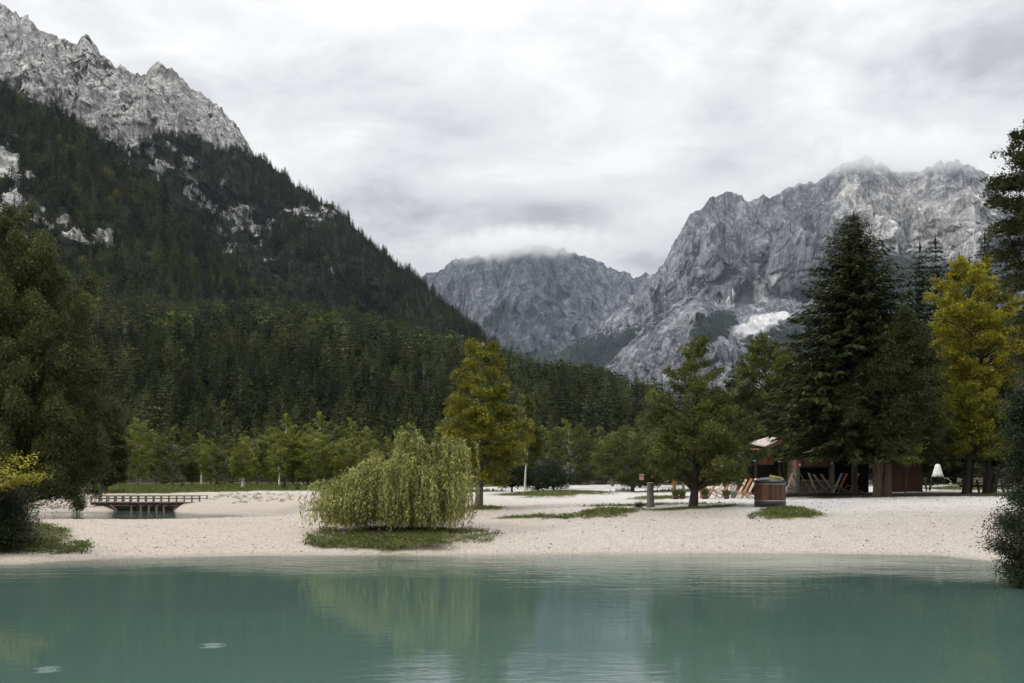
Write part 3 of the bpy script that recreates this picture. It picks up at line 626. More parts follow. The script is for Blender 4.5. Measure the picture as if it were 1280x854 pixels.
def spray_geo(prof, base_r, limbs, sprays, leaves, leaf, slen, seed, rise=.35, droop=.25, up=1.0, lm=0, aspect=.5, trunk_top=.9, split=1, bend=0.0, thick=.10, z_low=None, shrink=.42):
    """tree of separate limbs; each limb carries flat leafy sprays, so the crown breaks into layers with gaps between them"""
    g = rs(seed); z = np.array([p[0] for p in prof]); o = np.argsort(z); z = z[o]
    cx = np.array([p[1] for p in prof])[o]; r = np.array([p[2] for p in prof])[o]; H = z[-1]; T = Geo(); K = Geo()
    kz = np.linspace(0, 1, 9); ctrs = []
    for si in range(split):
        w_ = g.normal(0, .012 * H, (9, 2)) * kz[:, None]; ox = (si - (split - 1) / 2) * base_r * 1.9
        c = np.stack([w_[:, 0] + np.interp(kz * H, z, cx) * kz ** .7 + bend * np.sin(kz * 3.14) + ox * (1 + kz * 1.5), w_[:, 1], kz * H * trunk_top], 1); c[0, 2] = -.15
        T.tube(c, base_r * np.array([1.5, 1.02, .92, .8, .68, .54, .4, .25, .06]), 10, 0); ctrs.append(c)
    P, U, V = [], [], []
    zs = np.linspace(z[0], z[-1], 200); ri = np.interp(zs, z, r); cdf = np.cumsum(ri ** .9 + .12 * r.max()); cdf /= cdf[-1]
    for i in range(limbs):
        ze = np.interp((i + g.uniform(0, 1)) / limbs, cdf, zs); re_ = max(.25, np.interp(ze, z, r) - shrink * slen) * g.uniform(.72, 1.15); an = i * 2.399963 + g.normal(0, .35)
        ce = np.interp(ze, z, cx); end = np.array([ce + re_ * math.cos(an), re_ * math.sin(an), ze])
        ra = min(rise + .9 * max(0, (ze / H - .55)), 1.5)
        za = max(min(ze - re_ * ra, H * trunk_top * .96), z[0] * .55, .25); ct = ctrs[i % split]; f = za / (H * trunk_top)
        a0 = np.array([np.interp(f, kz, ct[:, 0]), np.interp(f, kz, ct[:, 1]), za]); vec = end - a0; ln = np.linalg.norm(vec)
        q = np.linspace(0, 1, 6); side = unit(np.cross(vec, [0, 0, 1.])[None])[0]
        pts = a0 + np.outer(q, vec) + np.outer(np.sin(q * 3.14) * ln * .07, [0, 0, 1]) + np.outer(np.sin(q * 3.14) * ln * g.normal(0, .05), side)
        b0 = base_r * (.40 - .26 * f) * min(1, ln / (r.max() * .8)) + .008
        T.tube(pts, b0 * np.array([1, .8, .6, .42, .25, .08]), 6, 0, False)
        ns = max(3, int(sprays * (.35 + .65 * ln / (r.max() * 1.1))))
        for j in range(ns):
            k = 1 - .72 * g.rand() ** 1.5 if j else 1.0; p0 = np.array([np.interp(k, q, pts[:, c_]) for c_ in range(3)])
            d = unit((unit(vec[None])[0] * .8 + side * g.uniform(-1.1, 1.1) * (1.15 - .5 * k) + np.array([0, 0, .25 * (ra - .2)]) + g.normal(0, .14, 3))[None])[0]
            L_ = slen * g.uniform(.6, 1.25) * (.55 + .45 * min(1, re_ / (r.max() * .6))); m = max(8, int(leaves * g.uniform(.6, 1.3) * L_ / slen))
            t = g.rand(m) ** .8; sd = unit(np.cross(d, [0, 0, 1.])[None])[0]; nn = np.cross(sd, d)
            lat = g.uniform(-1, 1, m) * .52 * L_ * (1.05 - .75 * t)
            p = p0 + np.outer(t * L_, d) + np.outer(lat, sd) + np.outer(g.normal(0, thick * L_, m), nn); p[:, 2] -= droop * L_ * (t ** 2 + (lat / L_) ** 2)
            nrm = unit(nn * up * 1.3 + g.normal(0, .62, (m, 3))); u = d * .7 + np.outer(np.sign(lat), sd) * .6 + g.normal(0, .35, (m, 3)); u = unit(u - nrm * np.sum(u * nrm, 1, keepdims=True)); v = np.cross(nrm, u)
            lsz = leaf * g.uniform(.6, 1.2, (m, 1)) * .5; P.append(p); U.append(u * lsz); V.append(v * lsz * aspect)
    P = np.concatenate(P); P[:, 2] = np.maximum(P[:, 2], .12)
    K.leaves(P, np.concatenate(U), np.concatenate(V), lm); return T, K
def spray_tree(name, label, px, Y, rows, base_r, limbs, sprays, leaves, leaf, slen, seed, leafm, barkm, cat='tree', **k):
    x = X_(px, Y); z0 = gz(x, Y); T, K = spray_geo(px_prof(rows, px, Y, z0), base_r, limbs, sprays, leaves, leaf, slen, seed, **k)
    t = thing(name, label, cat, (x, Y, z0)); T.build('trunk', MAT[barkm], t); K.build('crown', MAT[leafm], t); return t
def px_prof(rows, px0, Y, z0):
    """outline rows (py, left px, right px) read at distance Y -> (height, offset, radius) about the foot"""
    return [(Z_(py, Y) - z0, X_((a + b) / 2, Y) - X_(px0, Y), (b - a) / 2 / F * Y) for py, a, b in rows]
def tree(name, label, px, Y, rows, base_r, clusters, leaves, leaf, spread, flat, seed, leafm, barkm, cat='tree', group=None, **k):
    x = X_(px, Y); z0 = gz(x, Y); k.setdefault('up', 1.0)
    T, K = broad_geo(px_prof(rows, px, Y, z0), base_r, int(clusters * .85), int(leaves * 2.1), leaf * .78, spread * .78, flat * .8, seed, **k)
    t = thing(name, label, cat, (x, Y, z0), 0, group); T.build('trunk', MAT[barkm], t); K.build('crown', MAT[leafm], t); return t
def spruce_thing(label, px, Y, top, r_px, seed, whorls=34, nb=8, quads=9, mat='spruce', base=.08, group=None, **k):
    x = X_(px, Y); z0 = gz(x, Y); h = Z_(top, Y) - z0
    T, K = conifer_geo(h, r_px / F * Y, whorls, nb, quads, seed, base, lm=0, hs=.8, **k)
    t = thing('spruce', label, 'tree', (x, Y, z0), 0, group); T.build('trunk', MAT['bark_brown'], t); K.build('crown', MAT[mat], t); return t

# ------------------------------------------------------------------ forest
rf = rs(99)
lib = {}
def library(kind, n, fn):
    lib[kind] = []
    for i in range(n):
        T, K = fn(i); G = Geo()
        for a in T.v: pass
        for (src, mi) in ((T, 0), (K, 1)):
            off = G.n
            G.v += src.v; G.f += [(f + off, mi, sm) for f, _, sm in src.f]; G.n += src.n
        bk, lf = {'spruce': ('bark_brown', 'forest'), 'spruce_far': ('bark_brown', 'forest'), 'larch': ('bark_grey', 'larch'), 'larch_far': ('bark_grey', 'larch'), 'leafy': ('bark_grey', 'woodland'), 'leafy_far': ('bark_grey', 'woodland')}[kind]
        me = G.mesh(kind + '_tree', [MAT[bk], MAT[lf]]); o = bpy.data.objects.new(kind + '_tree', me); lib[kind].append(o)
# all library trees are 10 m tall and get scaled
library('spruce', 6, lambda i: conifer_geo(10, [1.7, 1.45, 1.9, 1.6, 2.1, 1.5][i], 26, 8, 4, 200 + i, [.06, .2, .1, .3, .05, .15][i]))
library('spruce_far', 6, lambda i: conifer_geo(10, [2.1, 1.8, 2.3, 2.0, 2.5, 1.9][i], 16, 8, 2, 300 + i, [.05, .12, .08, .15, .05, .1][i]))
library('larch', 3, lambda i: conifer_geo(10, [2.2, 1.9, 2.0][i], 22, 7, 4, 400 + i, .14, slim=.6, droop=.15))
library('larch_far', 3, lambda i: conifer_geo(10, [2.3, 2.0, 2.1][i], 13, 6, 2, 420 + i, .12, slim=.6, droop=.15))
LP = [[(2.2, 0, .9), (4, .1, 2.1), (6.5, -.1, 2.3), (8.6, 0, 1.5), (10, .1, .3)], [(1.6, 0, .9), (3.5, -.2, 2.6), (6, .1, 2.7), (8.4, .3, 1.6), (10, .2, .4)], [(2.6, 0, .7), (5, .1, 1.5), (7.5, 0, 1.5), (10, 0, .25)]]
library('leafy', 3, lambda i: spray_geo(LP[i], .14, 26, 6, 28, .34, 1.1, 500 + i, rise=.6, droop=.35))
library('leafy_far', 3, lambda i: broad_geo(LP[i], .14, 60, 12, .85, .6, .6, 520 + i, limbs=4))

def scatter(sh, spacing, px0, px1, t0, t1, seed, keep=None):
    g = rs(seed); A0, A1 = (px0 - 640) / F, (px1 - 640) / F
    Yv = [sh.Y[0].min(), sh.Y[len(sh.t) - 4].max()]
    out_ = []
    y = Yv[0]
    while y < Yv[1]:
        xx = np.arange(A0 * y, A1 * y, spacing); xx = xx + g.uniform(-.45, .45, len(xx)) * spacing
        yy = y + g.uniform(-.5, .5, len(xx)) * spacing
        out_.append(np.stack([xx, yy], 1)); y += spacing
    P = np.concatenate(out_); px = 640 + F * P[:, 0] / P[:, 1]
    d0 = np.interp(px, sh.px, sh.Y[0]); d1 = np.interp(px, sh.px, sh.Y[len(sh.t) - 4])
    t = (P[:, 1] - d0) / (d1 - d0); ok = (t > t0) & (t < t1) & (px > px0) & (px < px1); px, t = px[ok], t[ok]
    if keep is not None:
        k = keep(px, t, g); px, t = px[k], t[k]
    return sh.sample(px, t), px, t
def grid_lookup(sh, arr):
    def f(px, t):
        i = np.clip(np.searchsorted(sh.t, t), 0, len(sh.t) - 1); j = np.clip(np.searchsorted(sh.px, px), 0, len(sh.px) - 1); return arr[i, j]
    return f
lib_coll = {}
def forest_object(name, label, P, scale, kinds, seed):
    """one far wood: points that carry copies of the library trees"""
    g = rs(seed); me = bpy.data.meshes.new('forest'); me.vertices.add(len(P)); me.vertices.foreach_set('co', P.astype(np.float32).ravel())
    o = bpy.data.objects.new(name, me); C.link(o); tag(o, label, None, None, 'stuff'); o['category'] = 'forest'
    add_attr(me, 'size', scale); add_attr(me, 'turn', g.rand(len(P)) * 6.28)
    a = me.attributes.new('pick', 'INT', 'POINT')
    names = [k for k, _ in kinds]; pr = np.array([p for _, p in kinds]); which = g.choice(len(names), len(P), p=pr / pr.sum())
    key = '-'.join(names)
    if key not in lib_coll:
        col = bpy.data.collections.new('tree_library'); st = []
        n = 0
        for k in names:
            st.append((n, len(lib[k])))
            for i, ob in enumerate(lib[k]):
                c = bpy.data.objects.new('%03d_tree' % n, ob.data); col.objects.link(c); n += 1
        lib_coll[key] = (col, st)
    col, st = lib_coll[key]
    idx = np.array([st[k][0] + g.randint(st[k][1]) for k in which], np.int32); a.data.foreach_set('value', idx)
    ng = bpy.data.node_groups.new('forest', 'GeometryNodeTree')
    ng.interface.new_socket('Geometry', in_out='INPUT', socket_type='NodeSocketGeometry'); ng.interface.new_socket('Geometry', in_out='OUTPUT', socket_type='NodeSocketGeometry')
    gi = ng.nodes.new('NodeGroupInput'); go = ng.nodes.new('NodeGroupOutput'); ip = ng.nodes.new('GeometryNodeInstanceOnPoints'); ci = ng.nodes.new('GeometryNodeCollectionInfo')
    ci.inputs['Collection'].default_value = col; ci.inputs['Separate Children'].default_value = True; ci.inputs['Reset Children'].default_value = True
    def na(nm, ty):
        n_ = ng.nodes.new('GeometryNodeInputNamedAttribute'); n_.data_type = ty; n_.inputs['Name'].default_value = nm; return n_.outputs['Attribute']
    cx_ = ng.nodes.new('ShaderNodeCombineXYZ'); ng.links.new(na('turn', 'FLOAT'), cx_.inputs[2])
    ng.links.new(gi.outputs[0], ip.inputs['Points']); ng.links.new(ci.outputs[0], ip.inputs['Instance']); ip.inputs['Pick Instance'].default_value = True
    ng.links.new(na('pick', 'INT'), ip.inputs['Instance Index']); ng.links.new(cx_.outputs[0], ip.inputs['Rotation']); ng.links.new(na('size', 'FLOAT'), ip.inputs['Scale'])
    ng.links.new(ip.outputs[0], go.inputs[0])
    md = o.modifiers.new('forest', 'NODES'); md.node_group = ng
    return o
# low hill: the nearest trees one by one, the rest as one wood
P, px, t = scatter(hill, 6.1, -120, 1300, .004, .99, 1, lambda px, t, g: (px < 830) | (t < .5))
order = np.argsort(P[:, 1] + rf.uniform(0, 10, len(P)))
g1 = rs(5)
near_ok = (px > -10) & (px < 840)
hts = np.clip(9.0 + (P[:, 1] - 160) * .05, 9.0, 19) * g1.uniform(.62, 1.25, len(P))
n_sp = n_la = n_le = 0; used = np.zeros(len(P), bool)
LAB = {'spruce': ('dark green spruce in the dense forest wall behind the meadow', 'spruces along the near edge of the forest'),
       'larch': ('paler feathery larch among the dark spruces behind the meadow', 'larches along the near edge of the forest'),
       'leafy': ('leafy green broadleaf tree among the spruces behind the meadow', 'broadleaf trees along the near edge of the forest')}
NAME = {'spruce': 'spruce', 'larch': 'larch', 'leafy': 'broadleaf_tree'}
for i in order:
    if not near_ok[i] or P[i, 1] > 330: continue
    r_ = g1.rand(); belt = P[i, 1] < 205
    kind = ('spruce' if r_ < .5 else ('larch' if r_ < .72 else 'leafy')) if belt else ('spruce' if r_ < .80 else ('larch' if r_ < .92 else 'leafy'))
    if (kind == 'spruce' and n_sp >= 290) or (kind == 'larch' and n_la >= 70) or (kind == 'leafy' and n_le >= 70): continue
    used[i] = True
    if kind == 'spruce': n_sp += 1
    elif kind == 'larch': n_la += 1
    else: n_le += 1
    o = lib[kind][g1.randint(len(lib[kind]))].copy(); o.name = NAME[kind]; C.link(o); o.location = P[i] - np.array([0, 0, .2]); o.rotation_euler = (0, 0, g1.rand() * 6.28)
    s = hts[i] / 10 * (.85 if kind == 'leafy' else 1); o.scale = (s * g1.uniform(.9, 1.15), s * g1.uniform(.9, 1.15), s)
    tag(o, LAB[kind][0], 'tree', LAB[kind][1])
rest = ~used
nearP = rest & (P[:, 1] < 420); farP = rest & (P[:, 1] >= 420)
forest_object('forest', 'dense dark spruce wood on the low hill behind the meadow', P[nearP] - [0, 0, .3], hts[nearP] / 10, [('spruce', .78), ('larch', .12), ('leafy', .10)], 21)
forest_object('forest', 'spruce and larch wood reaching up to the crest of the low hill', P[farP] - [0, 0, .3], hts[farP] / 10 * 1.1, [('spruce_far', .80), ('larch_far', .12), ('leafy_far', .08)], 22)
lk = grid_lookup(spur, spur_rock)
P, px, t = scatter(spur, 6.7, -120, 470, .12, 1.0, 2, lambda px, t, g: lk(px, t) < .25 + .3 * g.rand(len(px)))
forest_object('forest', 'wood of spruces and larches covering the spur of the left mountain', P - [0, 0, .5], rs(3).uniform(.9, 2.05, len(P)), [('spruce_far', .62), ('larch_far', .32), ('leafy_far', .06)], 23)
lk2 = grid_lookup(back, back_rock)
P, px, t = scatter(back, 7.3, -120, 760, .12, 1.0, 4, lambda px, t, g: (lk2(px, t) < .2 + .35 * g.rand(len(px))) & (px > 60 - 900 * (t < .55)))
forest_object('forest', 'dark spruce wood climbing to the foot of the crag on the left mountain', P - [0, 0, .5], rs(6).uniform(.85, 1.95, len(P)), [('spruce_far', .86), ('larch_far', .14)], 24)
print('forest points', len(P))

# ------------------------------------------------------------------ meadow edge trees
def birch(label, px, Y, rows, seed, leafm='lime', r=.12, cl=110, lv=60, **k):
    return spray_tree('birch_tree', label, px, Y, rows, r, int(cl * .3), 8, 70, .17, .9, seed, leafm, 'birch', rise=.9, droop=.6, **k)
birch('yellow green birch with a bright white trunk standing alone on the meadow edge', 303, 101, [(548, 300, 308), (560, 292, 314), (575, 288, 318), (590, 289, 319), (597, 296, 312)], 31, bend=.15)
birch('small pale green birch just right of the lone meadow birch', 349, 112, [(560, 345, 352), (572, 341, 356), (588, 342, 356), (597, 345, 353)], 32, r=.09, cl=60)
birch('tall feathery birch with white trunk behind the yellow green tree', 656, 76, [(496, 650, 660), (520, 648, 672), (548, 646, 682), (566, 648, 678), (584, 650, 668)], 33, 'green', r=.065, cl=170)
birch('spreading birch with pale trunk on the grassy hump', 709, 94, [(535, 690, 735), (550, 683, 741), (568, 680, 742), (585, 690, 732)], 34, 'green', r=.12, cl=180)
E = [('broadleaf_tree', 'bushy lime green tree at the meadow edge just left of the willow', 395, 118, [(545, 378, 405), (565, 368, 420), (590, 370, 420), (603, 378, 412)], 'lime', 41),
     ('broadleaf_tree', 'bright green tree showing above the left side of the willow', 432, 116, [(548, 425, 440), (570, 412, 455), (592, 415, 455), (605, 425, 445)], 'lime', 42),
     ('broadleaf_tree', 'pale green narrow tree rising behind the willow top', 459, 114, [(535, 455, 464), (555, 448, 472), (585, 445, 475), (604, 450, 470)], 'lime', 43),
     ('broadleaf_tree', 'green rounded tree showing between willow and yellow green tree', 520, 112, [(540, 505, 535), (560, 498, 545), (590, 500, 545), (605, 505, 540)], 'green', 44),
     ('broadleaf_tree', 'broad dark green tree at the wood edge behind the grassy hump', 765, 108, [(535, 750, 780), (548, 738, 800), (575, 732, 808), (600, 738, 805)], 'green', 45),
     ('broadleaf_tree', 'low dense dark bushy tree far behind the grey post', 800, 98, [(550, 785, 815), (565, 775, 826), (590, 772, 828), (606, 778, 822)], 'deep', 46),
     ('broadleaf_tree', 'dense dark bushy tree behind the two birches', 735, 118, [(550, 720, 745), (565, 705, 765), (590, 705, 765), (605, 712, 760)], 'deep', 47),
     ('broadleaf_tree', 'shaded bushy tree behind the feathery birch', 672, 119, [(548, 655, 690), (565, 645, 702), (590, 642, 706), (606, 650, 700)], 'deep', 48),
     ('broadleaf_tree', 'small pale tree on the meadow left of the lone birch', 240, 124, [(580, 236, 243), (592, 233, 247), (602, 235, 245)], 'green', 49),
     ('broadleaf_tree', 'yellowish bushy tree in the wood edge above the bridge', 172, 132, [(525, 165, 182), (545, 155, 193), (575, 155, 192), (600, 162, 185)], 'lime', 50)]
for nm, lb, px_, Y_, rows, lf, sd_ in E:
    spray_tree(nm, lb, px_, Y_, rows, .12, 36, 8, 75, .20, 1.0, sd_, lf, 'bark_grey', rise=.6, droop=.35)
protos = []
for i, (pr, lf, bk, nm, lb) in enumerate([
    ([(.4, 0, .9), (2.6, .1, 1.5), (4.4, -.1, 1.4), (5.6, 0, .8), (6.4, .1, .2)], 'lime', 'bark_grey', 'broadleaf_tree', 'bright young broadleaf tree in the pale green belt along the meadow edge'),
    ([(1.5, 0, .5), (3, 0, 1.1), (5, .1, 1.1), (7, 0, .3)], 'lime', 'birch', 'birch_tree', 'slim young birch in the pale green belt along the meadow edge'),
    ([(.3, 0, 1.2), (2.2, .2, 1.9), (4, 0, 1.9), (5.4, -.2, 1.1), (6.2, 0, .3)], 'green', 'bark_grey', 'broadleaf_tree', 'bushy darker green young tree in the belt along the meadow edge'),
    ([(.6, 0, .7), (2.4, 0, 1.3), (4.2, .1, 1.2), (5.8, 0, .3)], 'green', 'birch', 'birch_tree', 'small dull green birch in the belt along the meadow edge')]):
    T_, K_ = spray_geo(pr, .10, 34, 8, 60, .20, .85, 700 + i, rise=.8, droop=.4)
    t = thing(nm, lb, 'tree', (0, 0, 0), 0, 'young trees along the meadow edge'); T_.build('trunk', MAT[bk], t); K_.build('crown', MAT[lf], t); protos.append([t, False])
gb = rs(710)
belt = [(px_ + gb.uniform(-9, 9), gb.uniform(114, 156)) for px_ in list(range(134, 290, 13)) + list(range(290, 575, 8)) + list(range(620, 840, 10))]
for px_, Y_ in belt:
    if px_ < 290 and gb.rand() < .5: continue
    k_ = gb.choice(4, p=[.40, .13, .35, .12]); t, usedp = protos[k_]; x = X_(px_, Y_); sc_v = gb.uniform(.65, 1.25) * (1.12 if Y_ > 135 else 1); l_ = (x, Y_, gz(x, Y_)); sv = (sc_v * gb.uniform(.9, 1.15), sc_v * gb.uniform(.9, 1.15), sc_v)
    if usedp: dup(t, l_, gb.rand() * 6.28, sv)
    else: t.location = l_; t.scale = sv; protos[k_][1] = True
# little pines on the grassy hump: dark umbrella crowns on thin stems
for i, (px_, Y_, top, a) in enumerate([(640, 84, 574, 'left'), (672, 84, 578, 'mid'), (692, 82, 576, 'right')]):
    tree('pine_tree', ['small dark pine on a thin stem at the left end of the grassy hump', 'small dark pine on a thin stem in the middle of the grassy hump', 'small dark pine beside the spreading birch on the hump'][i],
         px_, Y_, [(top, px_ - 8, px_ + 8), (top + 10, px_ - 20, px_ + 20), (top + 24, px_ - 24, px_ + 24), (top + 33, px_ - 16, px_ + 16)], .07, 90, 45, .2, .35, .5, 60 + i, 'spruce_dark', 'bark_dark')
for i, (px_, Y_, h_, wd) in enumerate([(355, 96, 588, 8), (372, 92, 596, 6), (228, 108, 600, 5), (407, 93, 590, 9)]):
    spruce_thing(['small dark conifer right of the lone meadow birch', 'tiny young conifer on the gravel bank near the willow', 'tiny young conifer on the meadow above the bridge', 'young conifer half hidden by the left edge of the willow'][i], px_, Y_, h_, wd, 70 + i, 14, 7, 5, 'spruce_dark')

# ------------------------------------------------------------------ near trees
spray_tree('broadleaf_tree', 'huge dark olive tree filling the left edge of the picture', 15, 66, [(262, -15, 18), (285, -35, 55), (320, -60, 88), (360, -75, 108), (400, -85, 118), (450, -90, 122), (500, -90, 136), (550, -85, 142), (590, -75, 132), (618, -60, 110)], .42, 190, 20, 170, .16, 1.1, 81, 'left_tree', 'bark_dark', rise=.75, droop=.15, thick=.30, up=.6)
spray_tree('broadleaf_tree', 'tall dark tree close behind the huge olive tree, right of it', 130, 92, [(468, 117, 128), (490, 110, 140), (530, 105, 150), (580, 102, 158), (604, 108, 150)], .25, 80, 13, 100, .2, 1.2, 82, 'deep', 'bark_grey', rise=.4)
tree('shrub', 'dark grey green bush at the left waterside', 2, 36.5, [(596, -45, 5), (615, -70, 22), (640, -90, 36), (665, -95, 42), (690, -90, 40)], .06, 420, 120, .11, .32, .8, 83, 'greygreen', 'bark_dark', cat='bush', fill=.05, split=3)
tree('shrub', 'shrub with bright yellow leaves above the dark waterside bush', -6, 35.4, [(574, 0, 30), (583, -25, 46), (592, -30, 52), (602, -35, 40), (612, -30, 10)], .05, 40, 34, .15, .26, .45, 84, 'gold', 'bark_dark', cat='bush', limbs=24)
tree('shrub', 'small green shrub on the gravel beside the bridge', 96, 77, [(612, 94, 99), (620, 88, 105), (632, 86, 106), (638, 88, 104)], .03, 80, 40, .16, .22, .9, 85, 'green', 'bark_dark', cat='bush')
spray_tree('broadleaf_tree', 'tall yellow green tree with tiered branches rising behind the willow', 598, 53, [(425, 590, 600), (438, 580, 626), (452, 580, 632), (468, 570, 628), (485, 574, 634), (500, 560, 634), (520, 556, 646), (535, 548, 656), (555, 552, 658), (575, 556, 650), (592, 566, 642), (603, 578, 632)], .16, 62, 13, 120, .15, .95, 86, 'yellow', 'bark_grey', rise=.30, droop=.3)
spray_tree('broadleaf_tree', 'dark green spreading tree with ascending loose top beside the wood and black bin', 866, 48.6, [(425, 868, 876), (440, 850, 884), (458, 858, 886), (470, 842, 900), (490, 842, 892), (500, 822, 912), (520, 822, 905), (535, 812, 935), (555, 810, 945), (575, 808, 942), (590, 816, 936), (600, 828, 926)], .16, 64, 13, 125, .135, 1.0, 87, 'green', 'bark_dark', rise=.6, droop=.22, shrink=.22)
spray_tree('broadleaf_tree', 'low pale green spreading tree behind the thick grey post', 790, 78, [(540, 775, 800), (550, 755, 820), (565, 745, 832), (582, 748, 836), (598, 758, 830), (607, 775, 815)], .12, 44, 10, 100, .16, 1.1, 88, 'green', 'bark_grey', rise=.6, droop=.35)
spray_tree('broadleaf_tree', 'rounded mid green tree behind the bar, left of the great spruce', 955, 84, [(428, 940, 968), (442, 928, 985), (470, 918, 1002), (510, 912, 1010), (560, 912, 1012), (596, 920, 1005)], .25, 84, 14, 110, .21, 1.4, 89, 'green', 'bark_dark', rise=.5)
spray_tree('broadleaf_tree', 'dark leafy tree close behind the bar roofs', 925, 74, [(480, 905, 940), (510, 893, 962), (560, 890, 968), (598, 900, 960)], .2, 56, 12, 100, .2, 1.2, 90, 'deep', 'bark_dark', rise=.4)
# the great spruce
x, Y = X_(1068, 58), 58.0; z0 = gz(x, Y); h = Z_(268, Y) - z0
T, K = conifer_geo(h, 4.85, 61, 13, 36, 91, .175, lm=0, slim=.56, droop=.26, wdt=.28, hs=.5)
t = thing('spruce', 'great dark spruce with drooping branches towering over the bar hut', 'tree', (x, Y, z0)); T.build('trunk', MAT['bark_brown'], t); K.build('crown', MAT['spruce'], t)
spray_tree('broadleaf_tree', 'dense green tree on a thick forked trunk right of the great spruce', 1103, 55, [(392, 1118, 1142), (412, 1104, 1158), (450, 1080, 1166), (490, 1062, 1170), (524, 1056, 1170), (552, 1058, 1160), (572, 1066, 1140)], .21, 84, 14, 120, .15, 1.25, 92, 'deep', 'bark_brown', rise=.45, split=2, thick=.13, droop=.3)
spray_tree('broadleaf_tree', 'golden yellow tree in autumn leaf near the right edge', 1208, 61, [(322, 1200, 1228), (335, 1180, 1245), (360, 1172, 1268), (400, 1162, 1284), (440, 1168, 1290), (480, 1166, 1286), (510, 1176, 1276)], .20, 70, 14, 120, .17, 1.1, 93, 'gold', 'bark_dark', rise=.45, droop=.35)
spray_tree('broadleaf_tree', 'yellowish green lower tree in front of the golden one', 1206, 57.5, [(482, 1190, 1225), (505, 1174, 1250), (535, 1168, 1262), (555, 1176, 1262), (570, 1188, 1250)], .15, 52, 12, 110, .15, .95, 94, 'yellow', 'bark_dark', rise=.35, droop=.35)
spray_tree('broadleaf_tree', 'shaded green tree with leaning trunk at the right edge of the lawn', 1236, 59, [(492, 1245, 1275), (515, 1235, 1300), (545, 1225, 1310), (580, 1222, 1300)], .17, 50, 12, 110, .16, 1.0, 95, 'deep', 'bark_dark', rise=.35, bend=-.35, split=2)
spray_tree('broadleaf_tree', 'tall dark tree leaning in at the top right corner', 1318, 44, [(95, 1300, 1345), (150, 1285, 1370), (195, 1262, 1380), (215, 1246, 1385), (260, 1250, 1390), (310, 1252, 1390), (345, 1264, 1390), (400, 1278, 1390), (470, 1285, 1380)], .30, 100, 16, 150, .14, 1.1, 96, 'deep', 'bark_dark', rise=.2, droop=.35)
tree('shrub', 'dark waterside willow bush hanging over the lake at the right edge', 1300, 27.5, [(482, 1282, 1330), (505, 1270, 1350), (540, 1264, 1370), (590, 1268, 1370), (625, 1260, 1380), (660, 1250, 1385), (700, 1251, 1385), (728, 1266, 1380)],
     .07, 760, 150, .095, .24, .7, 97, 'greygreen', 'bark_dark', cat='bush', fill=.05, split=3)
SPB = [(1148, 100, 305, 55), (1173, 104, 297, 58), (1193, 112, 318, 46), (1213, 108, 322, 46), (1232, 96, 292, 52), (993, 122, 412, 34), (918, 118, 455, 30), (1018, 112, 430, 44), (1128, 110, 372, 50), (860, 128, 500, 28), (890, 126, 478, 30), (838, 132, 510, 24)]
SPL = ['slim dark spruce, leftmost of the row of pointed tops above the golden tree', 'tallest of the dark spruce tops above the golden tree', 'short dark spruce top between two taller ones above the golden tree', 'dark spruce top just behind the golden crown',
       'dark spruce close to the leaning tree in the top right corner', 'dark spruce tip poking above the rounded green tree', 'small dark spruce tip left of the rounded green tree', 'dark spruce half hidden left of the great spruce', 'dark spruce hidden between the great spruce and the golden tree',
       'dark spruce behind the spreading tree with loose top', 'dark spruce between the spreading tree and the rounded tree', 'dark low spruce behind the thick grey post']
for i, (px_, Y_, top, rp) in enumerate(SPB):
    spruce_thing(SPL[i], px_, Y_, top, rp, 110 + i, 44, 9, 7, 'spruce_dark', group='dark spruces behind the bar', slim=.62)

for i, (px_, Y_, top, a_, b_) in enumerate([(1040, 96, 455, 1000, 1075), (1095, 92, 440, 1060, 1130), (1150, 94, 430, 1120, 1180), (1258, 88, 400, 1225, 1300), (985, 100, 470, 950, 1020), (880, 104, 500, 850, 905)]):
    spray_tree('broadleaf_tree', ['dark shaded tree behind the serving hut', 'dark shaded tree behind the forked trunk', 'dark shaded tree behind the red shed', 'dark shaded tree behind the golden tree at the right edge', 'dark shaded tree between the rounded tree and the hut', 'dark shaded tree far behind the spreading tree'][i],
               px_, Y_, [(top, px_ - 10, px_ + 10), (top + 25, a_ + 8, b_ - 8), (top + 70, a_, b_), (585, a_, b_), (602, a_ + 8, b_ - 8)], .22, 50, 10, 80, .26, 1.5, 180 + i, 'deep', 'bark_dark', rise=.4)
